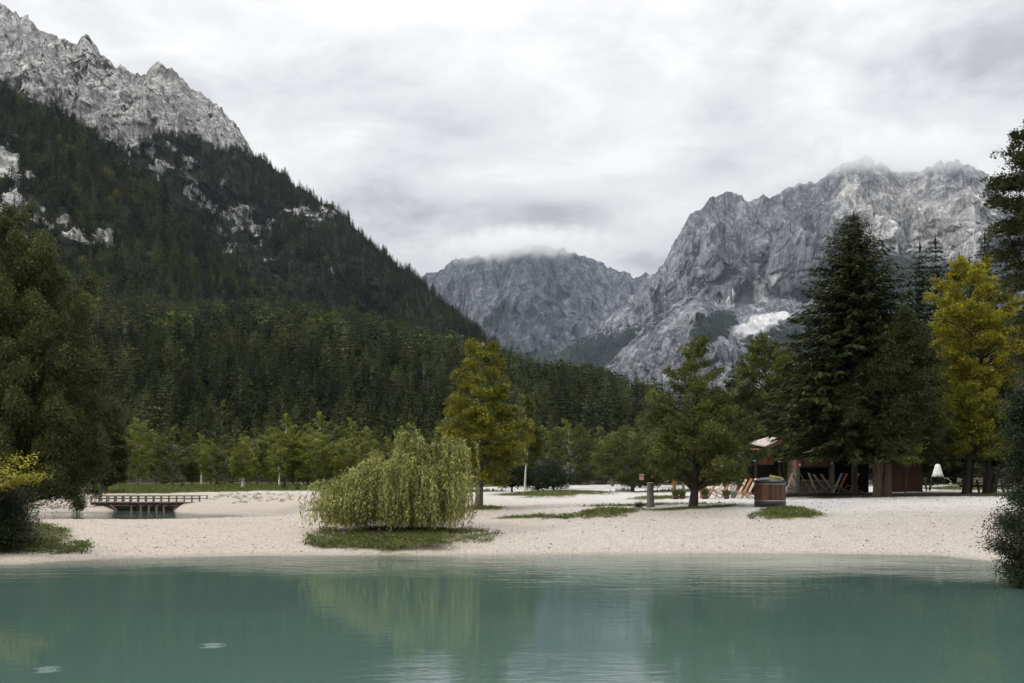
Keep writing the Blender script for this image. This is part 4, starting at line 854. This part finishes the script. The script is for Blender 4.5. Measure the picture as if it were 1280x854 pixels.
# weeping willow
def willow():
    x, Y = X_(494, 43), 43.0; z0 = gz(x, Y); g = rs(120)
    t = thing('willow_tree', 'pale green weeping willow with hanging twigs on the grassy mound by the water', 'tree', (x, Y, z0))
    T = Geo(); H = Z_(547, Y) - z0; P, U, V = [], [], []
    LOBE = [(-2.3, .2, .64), (-1.4, -.6, .74), (-.5, .5, .84), (.5, -.3, 1.02), (1.5, .3, .93), (2.3, -.4, .92), (-2.9, -.2, .52), (.2, -1.3, .74), (-1.1, 1.3, .72), (1.2, 1.4, .85), (2.1, -1.1, .70), (-1.9, -1.2, .56), (.7, .2, 1.05), (2.5, .3, .97)]
    for b in range(235):
        cx_, cy_, hh = LOBE[b % len(LOBE)]
        e_ = np.array([cx_ + g.normal(0, .36), cy_ + g.normal(0, .4), 0]); ap = H * hh * g.uniform(.55, 1.04)
        k = np.linspace(0, 1, 12); path = np.stack([e_[0] * k ** .9, e_[1] * k ** .9, .45 + (ap - .45) * np.sin(np.minimum(k * 1.2, 1) * 1.5708) - .5 * np.maximum(k - .8, 0) * 2], 1)
        path[0] = [e_[0] * .06, e_[1] * .06, .1]
        if b < 60: T.tube(path, np.linspace(.075 if b < 12 else .03, .008, 12), 6, 0, False)
        od = unit(e_[None])[0]
        for j in range(15):
            kk = g.uniform(.45, 1.0); st = np.array([np.interp(kk, k, path[:, i]) for i in range(3)]) + g.normal(0, .13, 3) * [1, 1, .5]
            d0 = unit((od * g.uniform(.2, 1.0) + g.normal(0, .45, 3) * [1, 1, .2])[None])[0]; d0[2] = abs(d0[2]) * .3
            ln = (st[2] - g.uniform(-.08, .28)) * (g.uniform(.30, .72) if g.rand() < .40 else g.uniform(.72, 1.02))
            if ln < .35: ln = .35
            ln = min(ln, st[2] + .05)
            m = max(12, int(ln / .045)); q = np.linspace(0, 1, m); rch = g.uniform(.12, .42)
            s_ = st + np.outer(rch * (1 - np.exp(-q * 3.2)), d0) + np.stack([.05 * np.sin(q * 5 + g.rand() * 6) * q, .05 * np.sin(q * 4 + g.rand() * 6) * q, -ln * q ** 1.35 + .10 * np.sin(np.minimum(q * 4, 1) * 3.14)], 1)
            if j % 4 == 0: T.tube(s_[::5], .006, 3, 0, False)
            d = unit(np.gradient(s_, axis=0)); sg = np.where(np.arange(m) % 2, 1, -1)[:, None]
            side = unit(np.cross(d, g.normal(0, 1, (m, 3)))); ld = unit(d * .75 + side * .6 * sg + g.normal(0, .22, (m, 3)))
            sz = g.uniform(.045, .088, (m, 1)) * (1 if kk < .9 else 1.15); P.append(s_ + ld * sz * .8); U.append(ld * sz); V.append(unit(np.cross(ld, g.normal(0, 1, (m, 3)))) * sz * .26)
    K = Geo(); K.leaves(np.concatenate(P), np.concatenate(U), np.concatenate(V))
    T.build('trunk', MAT['bark_brown'], t); K.build('crown', MAT['willow'], t)
willow()

# ------------------------------------------------------------------ ground cover
def ground_cover():
    g = rs(130); pts = []
    for (p, d, rp, rd, h), cnt in zip(PATCH, [9000, 6000, 3000, 3000, 900, 2200, 3000, 2200, 9000, 1800, 4000, 500, 700, 700, 900, 1500]):
        a = g.rand(cnt) * 6.28; q = np.sqrt(g.rand(cnt)) * 1.12; yy = d + q * rd * np.sin(a); xx = (p + q * rp * np.cos(a) - 640) / F * yy; pts.append(np.stack([xx, yy], 1))
    yy = g.uniform(84, 125, 24000); pxs_ = g.uniform(-40, 600, 24000); pts.append(np.stack([(pxs_ - 640) / F * yy, yy], 1))
    P = np.concatenate(pts); gw = grass_w(P[:, 0], P[:, 1]) * (1 - .75 * soil_shade_w(P[:, 0], P[:, 1])); P = P[gw > g.uniform(.3, .95, len(P))]; z = ground_z(P[:, 0], P[:, 1]); ok = z > .03; P, z = P[ok], z[ok]
    n = len(P); K = Geo(); hgt = g.uniform(.05, .16, n) * (1 + (P[:, 1] > 80)); a = g.rand(n) * 6.28; wv = np.stack([np.cos(a), np.sin(a), 0 * a], 1) * (.018 + .018 * (P[:, 1] > 80))[:, None]
    b = np.stack([P[:, 0], P[:, 1], z - .01], 1); tip = b + np.stack([g.normal(0, .05, n), g.normal(0, .05, n), hgt], 1)
    Vv = np.stack([b - wv, b + wv, tip], 1).reshape(-1, 3); K.add(Vv, np.arange(n * 3).reshape(n, 3))
    o = K.build('grass', MAT['grass']); tag(o, 'short grass on the mounds and the meadow', None, None, 'stuff')
    # leafy weeds hugging the mounds
    pts = []
    for (p, d, rp, rd, cnt) in [(470, 39.6, 90, 1.0, 260), (590, 41.5, 35, 1.8, 70), (405, 41, 22, 2.5, 90), (60, 37, 50, 1.0, 160), (30, 40.5, 50, 4, 200), (740, 46.8, 45, .7, 60), (960, 44.3, 30, .6, 30), (1010, 44.5, 25, .6, 25), (100, 38.4, 16, 1, 30), (690, 47.2, 40, .6, 40), (60, 80, 40, 1.5, 40), (320, 83, 60, 5, 60)]:
        a = g.rand(cnt) * 6.28; q = np.sqrt(g.rand(cnt)); yy = d + q * rd * np.sin(a); xx = (p + q * rp * np.cos(a) - 640) / F * yy; pts.append(np.stack([xx, yy], 1))
    P = np.concatenate(pts); z = ground_z(P[:, 0], P[:, 1]); ok = z > .14; P, z = P[ok], z[ok]; K = Geo()
    m = 26; n = len(P); c = np.repeat(np.stack([P[:, 0], P[:, 1], z + .05], 1), m, 0) + g.normal(0, 1, (n * m, 3)) * np.array([.11, .11, .05]); nr = unit(g.normal(0, 1, (n * m, 3)) + [0, 0, 1.2])
    u = unit(np.cross(nr, g.normal(0, 1, (n * m, 3)))); K.leaves(c, u * .04, np.cross(nr, u) * .022)
    o = K.build('weeds', MAT['green']); tag(o, 'low leafy weeds around the edges of the grass mounds', None, None, 'stuff')
    # pebbles and cobbles
    n = 9000; yy = g.uniform(36.5, 56, n) ; pxs_ = g.uniform(-30, 1300, n); xx = (pxs_ - 640) / F * yy
    ex = 900; ey = g.uniform(36.9, 39.4, ex); exx = (g.uniform(0, 1240, ex) - 640) / F * ey; xx = np.concatenate([xx, exx]); yy = np.concatenate([yy, ey])
    z = ground_z(xx, yy); ok = (z > .03) & (grass_w(xx, yy) < .5); xx, yy, z = xx[ok], yy[ok], z[ok]; n = len(xx)
    base = np.array([[1, 0, 0], [0, 1, 0], [-1, 0, 0], [0, -1, 0], [.6, .6, .55], [-.6, .6, .5], [-.6, -.6, .55], [.6, -.6, .5], [0, 0, .8]])
    fc = np.array([[0, 1, 4], [1, 2, 5], [2, 3, 6], [3, 0, 7], [0, 4, 7], [1, 5, 4], [2, 6, 5], [3, 7, 6], [4, 5, 8], [5, 6, 8], [6, 7, 8], [7, 4, 8]])
    sz = .012 + .036 * g.rand(n) ** 6
    ang = g.rand(n) * 6.28; V = base[None] * (sz[:, None, None] * g.uniform(.7, 1.3, (n, 1, 3))) * g.uniform(.85, 1.15, (n, 9, 3))
    Vx = V[..., 0] * np.cos(ang)[:, None] - V[..., 1] * np.sin(ang)[:, None]; Vy = V[..., 0] * np.sin(ang)[:, None] + V[..., 1] * np.cos(ang)[:, None]
    V = np.stack([Vx + xx[:, None], Vy + yy[:, None], V[..., 2] + z[:, None]], -1)
    K = Geo(); K.add(V, (fc[None] + (np.arange(n) * 9)[:, None, None]).reshape(-1, 3))
    m = M('pebble_stone'); r = m.n('ShaderNodeNewGeometry').outputs['Random Per Island']
    mt = m.done(m.bsdf(m.ramp(r, [(.0, (.13, .12, .105)), (.25, (.27, .24, .21)), (.6, (.42, .385, .34)), (1, (.60, .57, .53))]), .85, .2))
    o = K.build('pebbles', mt); tag(o, 'loose pebbles on the gravel beach', None, None, 'stuff')
ground_cover()

# ------------------------------------------------------------------ footbridge
def bridge():
    Y = 80.5; x0, x1 = X_(113, Y), X_(251, Y); ln = x1 - x0; zd = Z_(628.2, Y); zr = Z_(619.8, Y)
    t = thing('footbridge', 'low weathered wooden footbridge with rail across the pond inlet', 'bridge', ((x0 + x1) / 2, Y, 0))
    d = Geo()
    for i in range(46): d.box((-ln / 2 + (i + .5) * ln / 46, .9, zd), (ln / 46 - .02, 2.0, .06))
    d.build('deck', MAT['weathered'], t)
    b = Geo()
    for yy in (.05, .9, 1.75): b.box((0, yy, zd - .11), (ln, .14, .15))
    b.build('beam', MAT['dark_wood'], t)
    for side, yy in (('front', -.06), ('back', 1.86)):
        r = Geo(); r.box((0, yy - .03, zr - .03), (ln, .08, .05)); r.box((0, yy - .03, (zr + zd) / 2 + .02), (ln, .04, .05)); ro = r.build('railing', MAT['weathered'], t)
        for i in range(15):
            p = Geo(); p.box((-ln / 2 + .08 + i * (ln - .16) / 14, yy + .05, (zr + zd) / 2 - .05), (.09, .08, zr - zd + .08)); p.build('rail_post', MAT['weathered'], ro)
    for px_ in (162, 174, 184, 194, 203):
        for yy in (.35, 1.5):
            p = Geo(); xx = X_(px_, Y) - (x0 + x1) / 2; p.tube([(xx, yy, -.4), (xx, yy, zd - .25)], .085, 9); p.build('pile', MAT['pale_wood'] if yy < 1 else MAT['weathered'], t)
    a = Geo()
    for k in range(4): a.box((0.1, 2.5 - .06 * (k % 2), zd - .2 - k * .2), (ln - .2 - k * .6, .2, .19))
    a.build('abutment_wall', MAT['dark_wood'], t)
bridge()

# ------------------------------------------------------------------ litter bin, huts, chairs
def bin_():
    Y = 48.0; x = X_(962.5, Y); z0 = gz(x, Y)
    t = thing('waste_bin', 'large round waste bin clad in brown wood slats with a black domed lid', 'bin', (x, Y, z0))
    b = Geo(); b.lathe([(0, .0), (.665, .0), (.69, .03), (.69, .20), (.67, .235)], 48); b.build('base_ring', MAT['black'], t)
    b = Geo(); b.lathe([(.672, .236), (.69, .24), (.69, .275), (.672, .28)], 48); b.build('metal_band', MAT['steel'], t)
    b = Geo(); n = 44
    b.lathe([(.655, .22), (.655, .98)], 48, mat=1)
    for i in range(n):
        a = i / n * 6.283; b.box((.668 * math.cos(a), .668 * math.sin(a), .63), (.03, 2 * math.pi * .668 / n - .014, .69), rz=a)
    b.build('slat_cladding', [MAT['bin_wood'], MAT['dark_wood']], t)
    b = Geo(); b.lathe([(.672, .976), (.695, .98), (.695, 1.02), (.672, 1.025)], 48); b.build('metal_band', MAT['steel'], t)
    b = Geo(); b.lathe([(.67, 1.026), (.715, 1.03), (.725, 1.10), (.69, 1.14), (.60, 1.20), (.44, 1.255), (.22, 1.29), (0, 1.30)], 48); lid = b.build('lid', MAT['black'], t)
    b = Geo(); b.box((.42, -.44, 1.205), (.16, .05, .05)); b.build('handle', MAT['steel'], lid)
    b = Geo(); b.box((-.70, -.12, 1.13), (.16, .12, .06)); b.build('hinge', MAT['black'], t)
bin_()

def plank_chair(label, x, y, z, rz, m1, m2, group, tilt=1.08):
    t = thing('plank_chair', label, 'chair', (x, y, z), rz, group)
    b = Geo(); b.box((-.05, 0, .52), (1.22, .34, .035), ry=-tilt); b.build('back_plank', MAT[m1], t)
    b = Geo(); b.box((-.02, 0, .22), (.98, .20, .035), ry=.42); b.build('seat_plank', MAT[m2], t)
    b = Geo(); b.box((.155, 0, .30), (.05, .40, .05)); b.build('crossbar', MAT[m2], t)
    return t
CH_L = [(892, 59, 'orange_wood', 'pale_wood', 'wooden plank lounge chair, leftmost of those left of the bin'), (901, 60, 'pale_wood', 'orange_wood', 'pale wooden plank lounge chair, second from the left in the row left of the bin'), (909.5, 61, 'orange_wood', 'orange_wood', 'orange plank lounge chair behind the potted grass'),
        (928, 58.5, 'pale_wood', 'pale_wood', 'pale plank lounge chair between white disc and bin'), (934, 58, 'orange_wood', 'pale_wood', 'broad orange plank lounge chair just left of the bin'), (940, 59, 'pale_wood', 'orange_wood', 'plank lounge chair partly hidden by the bin')]
for px_, Y, a, b_, lb in CH_L:
    x = X_(px_, Y); plank_chair(lb, x, Y, gz(x, Y) + .01, R(8), a, b_, 'plank chairs on the gravel')
HY = 61.0
deck_x0, deck_x1 = X_(978, HY - 1.2), X_(1098, HY - 1.2); deck_z = gz(X_(1035, HY), HY) + .14
def deck():
    t = thing('deck_platform', 'low dark wooden deck in front of the bar hut', 'deck', ((deck_x0 + deck_x1) / 2, HY, gz(X_(1035, HY), HY) - .06))
    b = Geo(); w_ = deck_x1 - deck_x0
    for i in range(18): b.box((0, -1.2 + i * .16, .165), (w_, .15, .05))
    b.build('boards', MAT['dark_wood'], t)
    b = Geo(); b.box((0, -1.22, .06), (w_, .06, .15)); b.build('edge_beam', MAT['dark_wood'], t)
deck()
CH_R = [(988, 0, 1.25, 'grey_wood', 'light grey plank chair folded upright, leftmost on the deck'), (997, 0, 2.0, 'grey_wood', 'dark grey plank chair leaning left on the deck'), (1006, 2.9, 1.05, 'weathered', 'brown plank chair facing away on the deck'),
        (1017, 0, 1.95, 'grey_wood', 'grey plank chair in the middle of the deck below the serving hatch'), (1026, 0, 2.2, 'grey_wood', 'grey plank chair tipped backwards on the deck'), (1033, 3.14, .95, 'grey_wood', 'grey plank chair with its plank bent to the right on the deck'),
        (1048, 0, 1.15, 'grey_wood', 'slim grey plank chair, first of three in the dark right part of the deck'), (1054, 0, 1.12, 'orange_wood', 'orange edged plank chair, second of three in the dark right part of the deck'), (1069, 0, 1.15, 'orange_wood', 'lone orange plank chair at the right end of the deck')]
for i, (px_, rz, tl, mm, lb) in enumerate(CH_R):
    Y = HY - .75 + .12 * (i % 3); plank_chair(lb, X_(px_, Y), Y, deck_z + .02, rz, mm, mm, 'plank chairs on the deck', tl)

def bar_hut():
    Y = 63.2; x = X_(1018, Y); z0 = gz(x, Y)
    t = thing('bar_hut', 'rustic brown timber bar hut with a dark serving hatch under the great spruce', 'hut', (x, Y, z0))
    b = Geo(); W, H = 2.15, 2.35
    for i in range(9):
        xx = -W / 2 + (i + .5) * W / 9
        if abs(xx) < .72: b.box((xx, 0, 1.98), (W / 9 - .01, .06, .74)); b.box((xx, 0, .45), (W / 9 - .01, .06, .70))
        else: b.box((xx, 0, H / 2), (W / 9 - .01, .06, H))
    for k in range(7): b.box((-W / 2 - .02, .9, .2 + k * .32), (.06, 1.7, .30)); b.box((W / 2 + .02, .9, .2 + k * .32), (.06, 1.7, .30))
    b.build('wall', MAT['hut_wood'], t)
    b = Geo(); b.box((0, .95, 1.2), (W - .2, 1.5, 1.9)); b.build('shade_block', MAT['shade_fill'], t)  # solid block, its black stands in for the unlit inside
    b = Geo(); b.box((0, -.12, 1.62), (1.75, .28, .09)); b.build('hatch_beam', MAT['dark_wood'], t)
    b = Geo(); b.box((0, -.14, .84), (1.6, .34, .06)); b.build('counter', MAT['weathered'], t)
    for s in (-1, 1):
        b = Geo(); b.box((s * (W / 2 - .05), -.09, 1.2), (.2, .14, 2.5)); b.build('corner_post', MAT['weathered'], t)
    b = Geo(); b.box((0, .8, 2.55), (W + .9, 2.6, .08), rx=.12); b.build('roof', MAT['dark_wood'], t)
    # long open bay to the right, its shade painted as a near-black back wall
    b = Geo(); b.box((2.35, 1.5, 1.15), (2.6, .1, 2.3)); b.build('back_wall', MAT['shade_fill'], t)
    b = Geo(); b.box((2.35, .55, 2.38), (2.7, 2.2, .09), rx=.1); b.build('bay_roof', MAT['dark_wood'], t)
    b = Geo(); b.tube([(3.5, -.3, 0), (3.5, -.3, 2.35)], .06, 8); b.build('bay_post', MAT['weathered'], t)
    l_ = thing('lantern', 'small red lantern with white centre hanging at the hut corner', 'lantern', (x - .93, Y - .22, z0 + 1.62))
    b = Geo(); b.box((0, 0, .12), (.17, .10, .28)); b.build('case', MAT['red'], l_)
    b = Geo(); b.box((0, -.055, .13), (.09, .02, .15)); b.build('white_panel', MAT['white'], l_)
    l_ = thing('lantern', 'small pale lamp hanging at the right corner of the hut', 'lantern', (x + .98, Y - .22, z0 + 1.72))
    b = Geo(); b.lathe([(0, 0), (.06, .02), (.075, .12), (.03, .2), (0, .21)], 12); b.build('shade', MAT['white'], l_)
    b = Geo(); b.box((0, .06, .24), (.02, .14, .02)); b.build('bracket', MAT['black'], l_)
bar_hut()
def slab(g, corners, th, mat=0):
    c = np.array(corners, float); V = np.concatenate([c, c - [0, 0, th]])
    g.add(V, [[0, 1, 2, 3], [7, 6, 5, 4], [0, 4, 5, 1], [1, 5, 6, 2], [2, 6, 7, 3], [3, 7, 4, 0]], mat); return g
def kiosk():
    Y = 66.0; x = X_(955, Y); z0 = gz(x, Y); P = lambda px_, py_, yy: (X_(px_, yy) - x, yy - Y, Z_(py_, yy) - z0)
    t = thing('kiosk', 'red brown bar kiosk with tilted pale topped roofs behind the bin', 'kiosk', (x, Y, z0))
    b = Geo(); slab(b, [P(936, 553.5, 64.2), P(957, 557.5, 63.5), P(979, 547.0, 65.0), P(960, 546.0, 67.5)], .07); ro = b.build('roof', MAT['cream'], t)
    b = Geo(); slab(b, [P(956, 557.8, 63.46), P(978.5, 547.6, 64.95), P(978.5, 552.5, 65.0), P(957, 563, 63.5)], .04); b.build('fascia', MAT['red_wood'], ro)
    b = Geo(); slab(b, [P(938, 560, 65.5), P(950, 561, 63.4), P(978, 570, 63.8), P(968, 562, 66.5)], .10); r2 = b.build('lower_roof', MAT['red_wood'], t)
    b = Geo(); b.tube([P(958, 562, 63.25), P(978, 569.5, 63.7)], .05, 6); b.build('white_trim', MAT['white'], r2)
    b = Geo()
    for i in range(7): b.box((X_(944 + i * 2.6, Y) - x, -1.2, Z_(571, 64.8) - z0), (.11, .06, .95))
    b.build('front_boards', MAT['red_wood'], t)
    b = Geo(); b.box((X_(955, Y) - x, .6, 1.2), (2.2, 1.6, 2.4)); b.build('shade_block', MAT['shade_fill'], t)  # kiosk's inner shade as a near-black filler block
    for px_ in (939, 968):
        b = Geo(); b.box((X_(px_, Y) - x, -1.3, 1.25), (.12, .12, 2.5)); b.build('post', MAT['dark_wood'], t)
    b = Geo(); b.box((X_(933, Y) - x, -1.6, Z_(576, Y) - z0), (.42, .2, .07)); b.build('lamp', MAT['white'], t)
    b = Geo(); b.box((X_(967, Y) - x, -1.6, Z_(577, Y) - z0), (.2, .14, .10)); b.build('lamp', MAT['white'], t)
kiosk()
def shed():
    Y = 63.0; x = X_(1133, Y); z0 = gz(x, Y); t = thing('shed', 'dark red plank shed in the shade right of the forked trunk', 'shed', (x, Y, z0))
    b = Geo()
    for i in range(12): b.box((-.85 + i * .155, 0, .95), (.148, .05, 1.75))
    for i in range(9): b.box((.93, .12 + i * .155, .95), (.05, .148, 1.75)); b.box((-.93, .12 + i * .155, .95), (.05, .148, 1.75))
    b.build('wall', MAT['old_red'], t)
    b = Geo(); b.box((0, -.04, .95), (2.15, .03, .10), ry=.72); b.build('brace', MAT['old_red'], t)
    b = Geo(); b.box((0, .7, 1.92), (2.3, 1.9, .07), rx=.08); b.build('roof', MAT['dark_wood'], t)
    b = Geo(); b.box((0, .6, .04), (1.9, 1.3, .08)); b.build('sill', MAT['dark_wood'], t)
shed()
def parasol():
    Y = 72.0; x = X_(1172, Y); z0 = gz(x, Y); t = thing('parasol', 'closed white parasol standing on the lawn', 'parasol', (x, Y, z0))
    zt, zb_ = Z_(580, Y) - z0, Z_(596, Y) - z0
    b = Geo(); b.tube([(0, 0, 0), (0, 0, zt + .06)], .024, 8); b.build('pole', MAT['dark_wood'], t)
    b = Geo(); n = 24; V = []
    for r_, z_ in [(.03, zt), (.14, zt - .06), (.22, zt - .35), (.30, zt - .65), (.37, zb_), (.28, zb_ + .03)]:
        for i in range(n): a = i / n * 6.283; q = r_ * (1 + .16 * (1 if i % 3 == 0 else -.5)); V.append((q * math.cos(a), q * math.sin(a), z_ + (.04 * (i % 3 - 1) if r_ > .25 else 0)))
    k = np.arange(n); k2 = (k + 1) % n; b.add(V, np.concatenate([np.stack([j * n + k, j * n + k2, (j + 1) * n + k2, (j + 1) * n + k], 1) for j in range(5)]), 0, True); b.build('canopy', MAT['cloth'], t)
    b = Geo(); b.lathe([(0, 0), (.26, 0), (.26, .06), (.06, .09), (0, .09)], 20); b.build('foot', MAT['black'], t)
parasol()
def lounger(label, px_, Y, rz):
    x = X_(px_, Y); t = thing('deck_lounger', label, 'lounger', (x, Y, gz(x, Y)), rz, 'white loungers on the lawn'); t.scale = (.45, .45, .38)
    b = Geo(); b.box((.2, 0, .26), (1.1, .55, .06)); b.build('seat', MAT['white'], t); b = Geo(); b.box((-.55, 0, .45), (.7, .55, .06), ry=.7); b.build('backrest', MAT['white'], t)
    for sx in (-.25, .65):
        for sy in (-.22, .22): b = Geo(); b.box((sx, sy, .11), (.05, .05, .24)); b.build('leg', MAT['white'], t)
lounger('white lounger on the far lawn left of the closed parasol pole', 1162, 79, 1.2); lounger('white lounger on the far lawn right of the closed parasol', 1193, 80, .2)
def table(label, px_, Y, w_):
    x = X_(px_, Y); t = thing('picnic_table', label, 'table', (x, Y, gz(x, Y)), .05, 'picnic tables under the trees')
    b = Geo()
    for i in range(5): b.box((0, -.32 + i * .16, .72), (w_, .145, .045))
    b.build('tabletop', MAT['dark_wood'], t)
    for s in (-1, 1):
        b = Geo(); b.box((0, s * .68, .43), (w_, .24, .045)); b.build('bench_seat', MAT['dark_wood'], t)
        b = Geo(); b.box((s * w_ * .38, 0, .36), (.10, 1.5, .09)); b.box((s * w_ * .38, -.34, .36), (.09, .09, .74), rx=.35); b.box((s * w_ * .38, .34, .36), (.09, .09, .74), rx=-.35); b.build('trestle', MAT['dark_wood'], t)
table('dark picnic table beside the trunk under the yellowish trees', 1217, 60.5, 1.1); table('dark picnic bench right of the leaning trunk', 1246, 61, 1.3); table('low dark picnic table right of the red shed', 1154, 66, .8)

# wooden posts, planters, white disc, box on the trunk
def post(label, px_, Y, top, wd, mat):
    x = X_(px_, Y); z0 = gz(x, Y); t = thing('wooden_post', label, 'post', (x, Y, z0), 0, 'wooden posts left of the bar'); h_ = Z_(top, Y) - z0
    b = Geo(); b.box((0, 0, h_ / 2 - .1), (wd, .14, h_ + .2)); b.build('shaft', MAT[mat], t); b = Geo(); b.box((0, 0, h_ + .02), (wd + .03, .17, .04)); b.build('cap', MAT[mat], t)
for a in [('orange wooden post, leftmost beyond the thick grey post', 843, 60, 599, .2, 'orange_wood'), ('slim grey brown post left of the spreading tree trunk', 854, 61, 601, .12, 'weathered'), ('pale brown post just right of the spreading tree trunk', 869, 61, 602, .15, 'pale_wood'),
          ('thick orange post with grass at its foot', 877.5, 60, 598, .22, 'orange_wood'), ('thick brown post right of the white disc', 921, 59.5, 600, .16, 'red_wood'), ('brown post behind the row of lounge chairs', 907, 62, 598, .2, 'orange_wood')]: post(*a)
def stump():
    Y = 50.5; x = X_(813, Y); z0 = gz(x, Y); g = rs(141); t = thing('wooden_post', 'thick weathered grey post left of the spreading tree', 'post', (x, Y, z0)); h_ = Z_(603.5, Y) - z0
    b = Geo(); b.tube([(0, 0, -.15), (0, 0, .03), (.015, 0, .12), (.0, .01, .45), (-.012, 0, .8), (0, 0, h_)], [.215, .205, .18, .165, .16, .155], 14); b.build('shaft', MAT['bark_grey'], t)
    b = Geo(); b.lathe([(0, h_ + .012), (.12, h_ + .010), (.150, h_ + .002)], 14); b.build('cut_top', MAT['pale_wood'], t)
stump()
def board():
    Y = 60.4; x = X_(881.8, Y); z0 = gz(x, Y); t = thing('notice_board', 'narrow pale board leaning beside the thick orange post', 'board', (x, Y, z0))
    b = Geo(); b.box((0, 0, .72), (.17, .03, .5), ry=.08); b.build('panel', MAT['pale_wood'], t); b = Geo(); b.box((0, .03, .3), (.05, .04, .65)); b.build('stake', MAT['weathered'], t)
board()
def disc():
    Y = 59.0; x = X_(916, Y); z0 = gz(x, Y); t = thing('woven_screen', 'tall oval white woven screen on a pale stump among the chairs', 'screen', (x, Y, z0))
    g = rs(140); b = Geo(); an = np.arange(40) / 40 * 6.283; b.tube([(.19 * math.cos(a), 0, .70 + .33 * math.sin(a)) for a in np.append(an, 0)], .018, 6); b.build('hoop', MAT['white'], t)
    b = Geo()
    for i in range(46):
        a, c = g.rand(2) * 6.283; b.tube([(.19 * math.cos(a), .0, .70 + .33 * math.sin(a)), (.1 * g.normal() * .5, g.normal() * .01, .70 + .15 * g.normal() * .6), (.19 * math.cos(c), 0, .70 + .33 * math.sin(c))], .010, 4, 0, False)
    b.build('weave', MAT['white'], t)
    b = Geo(); b.tube([(0, .02, -.05), (.01, .02, .2), (0, .02, .39)], [.13, .115, .12], 12); b.build('stump', MAT['bark_grey'], t)
disc()
def planter(label, px_, Y, s, seed):
    x = X_(px_, Y); z0 = gz(x, Y); t = thing('potted_grass', label, 'plant pot', (x, Y, z0), 0, 'potted grasses left of the bar'); g = rs(seed)
    b = Geo(); b.lathe([(0, 0), (.15 * s, 0), (.2 * s, .2 * s), (.19 * s, .21 * s), (.17 * s, .18 * s), (0, .18 * s)], 20); b.build('pot', MAT['terracotta'], t)
    n = 500; a = g.rand(n) * 6.28; rr = g.rand(n) * .34 * s; p0 = np.stack([.1 * s * np.cos(a), .1 * s * np.sin(a), np.full(n, .17 * s)], 1); p1 = np.stack([rr * np.cos(a), rr * np.sin(a), .18 * s + g.uniform(.15, .5, n) * s], 1)
    K = Geo(); d = p1 - p0; K.leaves((p0 + p1) / 2, d / 2, unit(np.cross(d, g.normal(0, 1, (n, 3)))) * .010); K.build('blades', MAT['green'], t)
for a in [('round clump of grass in a pot in front of the white disc', 908, 57.5, .85, 151), ('potted grass at the foot of the leftmost orange post', 845, 59, .9, 152), ('potted grass at the foot of the thick orange post', 881, 58.5, 1.0, 153), ('potted grass between the two left posts', 853, 59, .8, 154)]: planter(*a)
def nest_box():
    Y = 74.5; x = X_(802, Y); z0 = gz(x, Y); t = thing('bird_box', 'small pinkish box hanging from the low tree above the grey post', 'box', (x, Y, Z_(601, Y)))
    b = Geo(); b.box((0, 0, .22), (.26, .22, .34)); b.build('box_body', MAT['pink'], t); b = Geo(); b.box((0, -.02, .41), (.32, .3, .03), rx=.2); b.build('box_roof', MAT['weathered'], t)
    b = Geo(); b.tube([(0, 0, .42), (.1, 1.2, 1.3)], .012, 5); b.build('hanger', MAT['black'], t)
nest_box()
def reel():
    Y = 52.0; x = X_(970, Y); z0 = gz(x, Y); t = thing('yellow_barrier', 'yellow striped barrier board just behind the waste bin', 'barrier', (x, Y, z0))
    b = Geo(); b.box((0, 0, Z_(598, Y) - z0 + .06), (.62, .04, .09), ry=.22); b.build('board', MAT['amber'], t)
    for s in (-1, 1): b = Geo(); b.box((s * .24, .05, .65), (.05, .05, 1.32)); b.build('leg', MAT['black'], t)
reel()
tree('shrub', 'tiny dark shrub on the gravel left of the grey post', 799, 50, [(628, 797, 801), (631, 794, 804), (634, 794, 804)], .02, 26, 40, .06, .07, .8, 160, 'deep', 'bark_dark', cat='bush')
tree('shrub', 'low leafy branch of bright green in front of the red shed', 1132, 54, [(548, 1126, 1148), (560, 1120, 1150), (576, 1120, 1155), (583, 1124, 1145)], .03, 40, 40, .18, .22, .3, 161, 'lime', 'bark_dark', cat='bush')

# rings where fish touch the surface: low waves in the water itself
def ripple(label, px_, py_, seed):
    Y = CH * F / (py_ - HZ); x = X_(px_, Y); g = rs(seed); nr, na = 46, 72; rr = np.linspace(.004, .56, nr); aa = np.arange(na) / na * 2 * math.pi
    RR, AA = np.meshgrid(rr, aa, indexing='ij'); wob = 1 + .06 * np.sin(2 * AA + 1) + .04 * np.sin(5 * AA + seed)
    Zr = .013 * np.sin(RR * wob * 62) * np.exp(-((RR - .08) / .16) ** 2) * np.clip((.5 - RR) / .1, 0, 1) + .003 * fbm(RR * np.cos(AA) * 22, RR * np.sin(AA) * 22, seed, 3) * np.exp(-RR * 6)
    V = np.stack([RR * np.cos(AA), RR * np.sin(AA), np.maximum(Zr + .0008, .0006)], -1).reshape(-1, 3)
    i = np.arange(nr - 1)[:, None] * na; k = np.arange(na)[None]; k2 = (k + 1) % na
    b = Geo(); b.add(V, np.stack([i + k, i + na + k, i + na + k2, i + k2], -1).reshape(-1, 4), 0, True); b.add(V[:na], [list(range(na))], 0, True)
    o = b.build('ripple', water.data.materials[0], None, (x, Y, 0)); add_attr(o.data, 'depth', np.full(len(o.data.vertices), 2.0)); tag(o, label, 'ripple')
ripple('ripple ring on the water nearest the lower left corner', 59, 837, 171); ripple('fainter ripple ring farther out on the left half of the lake', 265, 807, 172)
